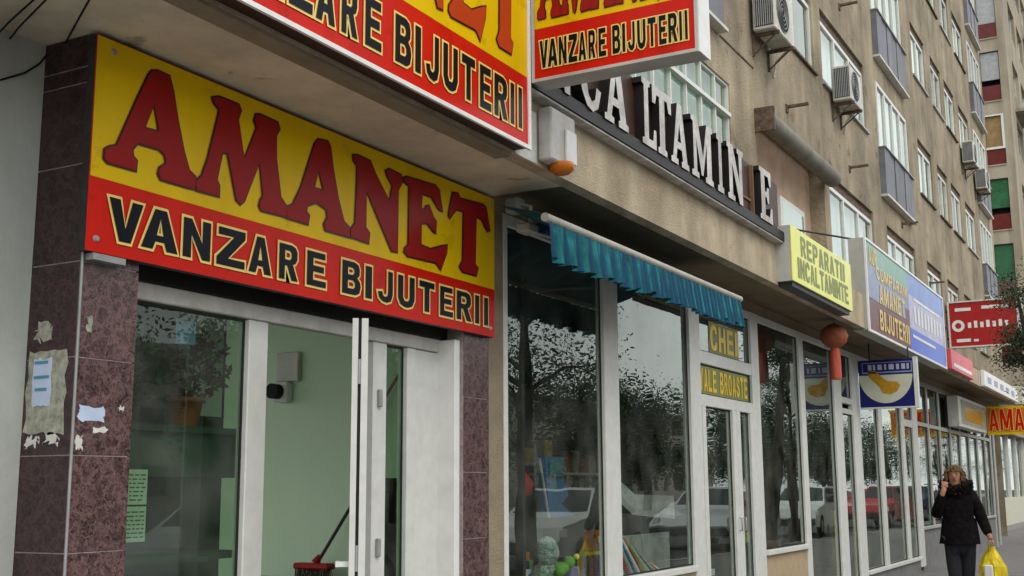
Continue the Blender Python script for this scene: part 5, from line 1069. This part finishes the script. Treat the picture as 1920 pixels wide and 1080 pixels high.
# ---------------------------------------------------------------- street trees
def tree(label, x, y, h, cr, n, seed, m=('leaf', 'leaf_dark'), size=.10, group='street trees along the kerb', clumps=26, lean=0, low=.42):
    t = localroot('street_tree', label, 'tree', group); r_ = random.Random(seed); tr = MB()
    tops = []
    tr.tube([(0, 0, -.05), (.03, .02, h*.18), (lean*.3, .05, h*.38), (lean*.6, .02, h*.62), (lean, 0, h*.92)], [.17, .14, .12, .075, .02], 10)
    for i in range(13):
        a = r_.uniform(0, 6.28); z0_ = h*r_.uniform(low*.8, .8); L = cr*r_.uniform(.55, 1.0)*(1.1-.5*(z0_/h)); p0 = (lean*z0_/h, 0, z0_); p2_ = (lean*z0_/h+L*math.cos(a), L*math.sin(a), z0_+L*r_.uniform(.1, .6)); p1_ = tuple((p0[q]+p2_[q])/2+(.0 if q < 2 else .12*L) for q in range(3)); tr.tube([p0, p1_, p2_], [.05, .03, .012], 6); tops.append(p2_); tops.append(p1_)
    tr.build('trunk', 'bark', t); b = MB()
    cl = tops+[(lean*.8+r_.gauss(0, cr*.38), r_.gauss(0, cr*.38), h*r_.uniform(low+.1, 1.0)) for _ in range(clumps-13)]
    for i in range(n):
        c = cl[r_.randrange(len(cl))]; s_ = cr*.22; p = Vector((c[0]+r_.gauss(0, s_), c[1]+r_.gauss(0, s_), c[2]+r_.gauss(0, s_*.75)))
        d = Vector((r_.gauss(0, 1), r_.gauss(0, 1), r_.gauss(-.3, .6))).normalized(); q = d.cross(Vector((r_.gauss(0, 1), r_.gauss(0, 1), r_.gauss(0, 1)))).normalized(); L = size*r_.uniform(.6, 1.4); W = L*.45
        b.add([p-d*L*.5, p+q*W*.5, p+d*L*.5, p-q*W*.5], [(0, 1, 2, 3)], 0 if r_.random() < .55 else 1)
    b.build('crown', list(m), t); return place(t, (x, y, 0), r_.uniform(0, 0))
tree('small leafy street tree at the right edge in front of the red projecting sign', -1.52, 20.0, 4.75, .58, 9000, 11, size=.045, clumps=30, low=.66, m=('leaf_dark', 'leaf'), lean=-.45)
t1 = tree('broad dark street tree opposite the pawn shop, seen only as a reflection', 1.9, 7.6, 6.2, 1.6, 15000, 21, size=.06)
t2 = tree('tall dark street tree opposite the toy window, seen only as a reflection', 1.3, 16.4, 7.0, 1.8, 15000, 22, size=.065, low=.4)
t3 = tree('big dense tree on the other pavement mirrored in the shop glass', 19, 30, 7.2, 2.9, 12000, 31, m=('leaf_dark', 'leaf'), size=.2, clumps=40, low=.25, group='trees on the other pavement')
for i in range(13): c = copy_tree(t3); place(c, (19+1.5*math.sin(i*2.1), 37+i*7.5, 0), i*1.1)
for i, (x, y) in enumerate(((1.2, 31), (1.2, 54), (1.2, 70), (1.2, 90))):
    c = copy_tree(t1 if i % 2 else t2); place(c, (x, y, 0), i*1.3); c.scale = (.8, .8, .8) if x < 5 else (1.3,)*3
    c['label'] = ['third kerb tree from the camera, seen only as a reflection', 'fourth kerb tree from the camera, seen only as a reflection', 'fifth kerb tree from the camera, seen only as a reflection', 'last kerb tree, farthest along the street'][i]

# ---------------------------------------------------------------- parked cars (mirrored in the shop glass)
def car(col, label):
    t = localroot('parked_car', label, 'car', 'cars parked along the kerb')
    prof = [(-2.05, .30), (-2.08, .55), (-1.98, .78), (-1.05, .92), (1.45, .95), (2.02, .88), (2.10, .62), (2.05, .30), (1.72, .28), (1.62, .52), (1.38, .62), (1.14, .52), (1.04, .28), (-.98, .28), (-1.08, .52), (-1.32, .62), (-1.56, .52), (-1.66, .28)]
    b = MB(); n = len(prof); area_ = prof
    for s in (-1, 1): b.flat([[(p[0], p[1]) for p in (prof if True else prof)]], (lambda s: lambda u, v, d: (s*.83, u, v))(s), 0, 0)
    b.add([(-.83, y, z) for y, z in prof]+[(.83, y, z) for y, z in prof], [(k, (k+1) % n, n+(k+1) % n, n+k) for k in range(n)], 0)
    b.add([(-.80, -.95, .92), (.80, -.95, .92), (.80, 1.75, .94), (-.80, 1.75, .94), (-.62, -.28, 1.42), (.62, -.28, 1.42), (.62, 1.15, 1.43), (-.62, 1.15, 1.43)], [(4, 5, 6, 7), (0, 1, 5, 4), (1, 2, 6, 5), (2, 3, 7, 6), (3, 0, 4, 7)], 0)
    b.build('body', col, t)
    def gq(q): g = MB(); g.add(q, [(0, 1, 2, 3)]); g.build('window', 'car_glass', t)
    gq([(-.72, -.90, .955), (.72, -.90, .955), (.58, -.35, 1.385), (-.58, -.35, 1.385)]); gq([(.70, 1.70, .97), (-.70, 1.70, .97), (-.58, 1.22, 1.39), (.58, 1.22, 1.39)])
    for s in (-1, 1):
        for a0, a1, b0, b1 in ((-.62, .32, -.20, .32), (.40, 1.40, .40, 1.08)): q = [(s*.812, a0, .97), (s*.812, a1, .97), (s*.655, b1, 1.37), (s*.655, b0, 1.37)]; gq(q if s > 0 else q[::-1])
        for y in (-1.32, 1.38):
            wv = MB(); wv.tube([(s*.70, y, .31), (s*.86, y, .31)], .30, 20, smooth=False); w_o = wv.build('tyre', 'rubber', t); rm = MB(); rm.tube([(s*.855, y, .31), (s*.868, y, .31)], .18, 14, smooth=False); rm.build('rim', 'grey_metal', w_o)
        MB().cbox(s*.80-.14, s*.80-.0 if s < 0 else s*.80, -2.07, -2.0, .60, .74, .01).build('headlight', 'lamp_clear', t); MB().cbox(s*.62-.1, s*.62+.1, 2.03, 2.11, .66, .80, .01).build('tail_light', 'lamp_red', t)
    MB().cbox(-.8, .8, -2.13, -2.06, .34, .52, .02).build('bumper', 'car_black', t); MB().cbox(-.8, .8, 2.07, 2.14, .34, .52, .02).build('bumper', 'car_black', t)
    return t
for i, (col, x, y, lb) in enumerate((('car_white', 2.1, 11.2, 'white parked car nearest the camera'), ('car_white', 2.1, 19.5, 'white parked car mirrored in the first toy window'), ('car_silver', 2.15, 27.8, 'silver parked car mirrored in the shop door'), ('car_white', 2.1, 35.5, 'white parked car mirrored left of the green counter'), ('car_red', 1.6, 43.5, 'red parked car mirrored in the panes under the blue sign'), ('car_blue', 2.1, 52, 'dark blue parked car farthest along the kerb'))):
    place(car(col, lb), (x, y, 0), R(i*1.5-3))
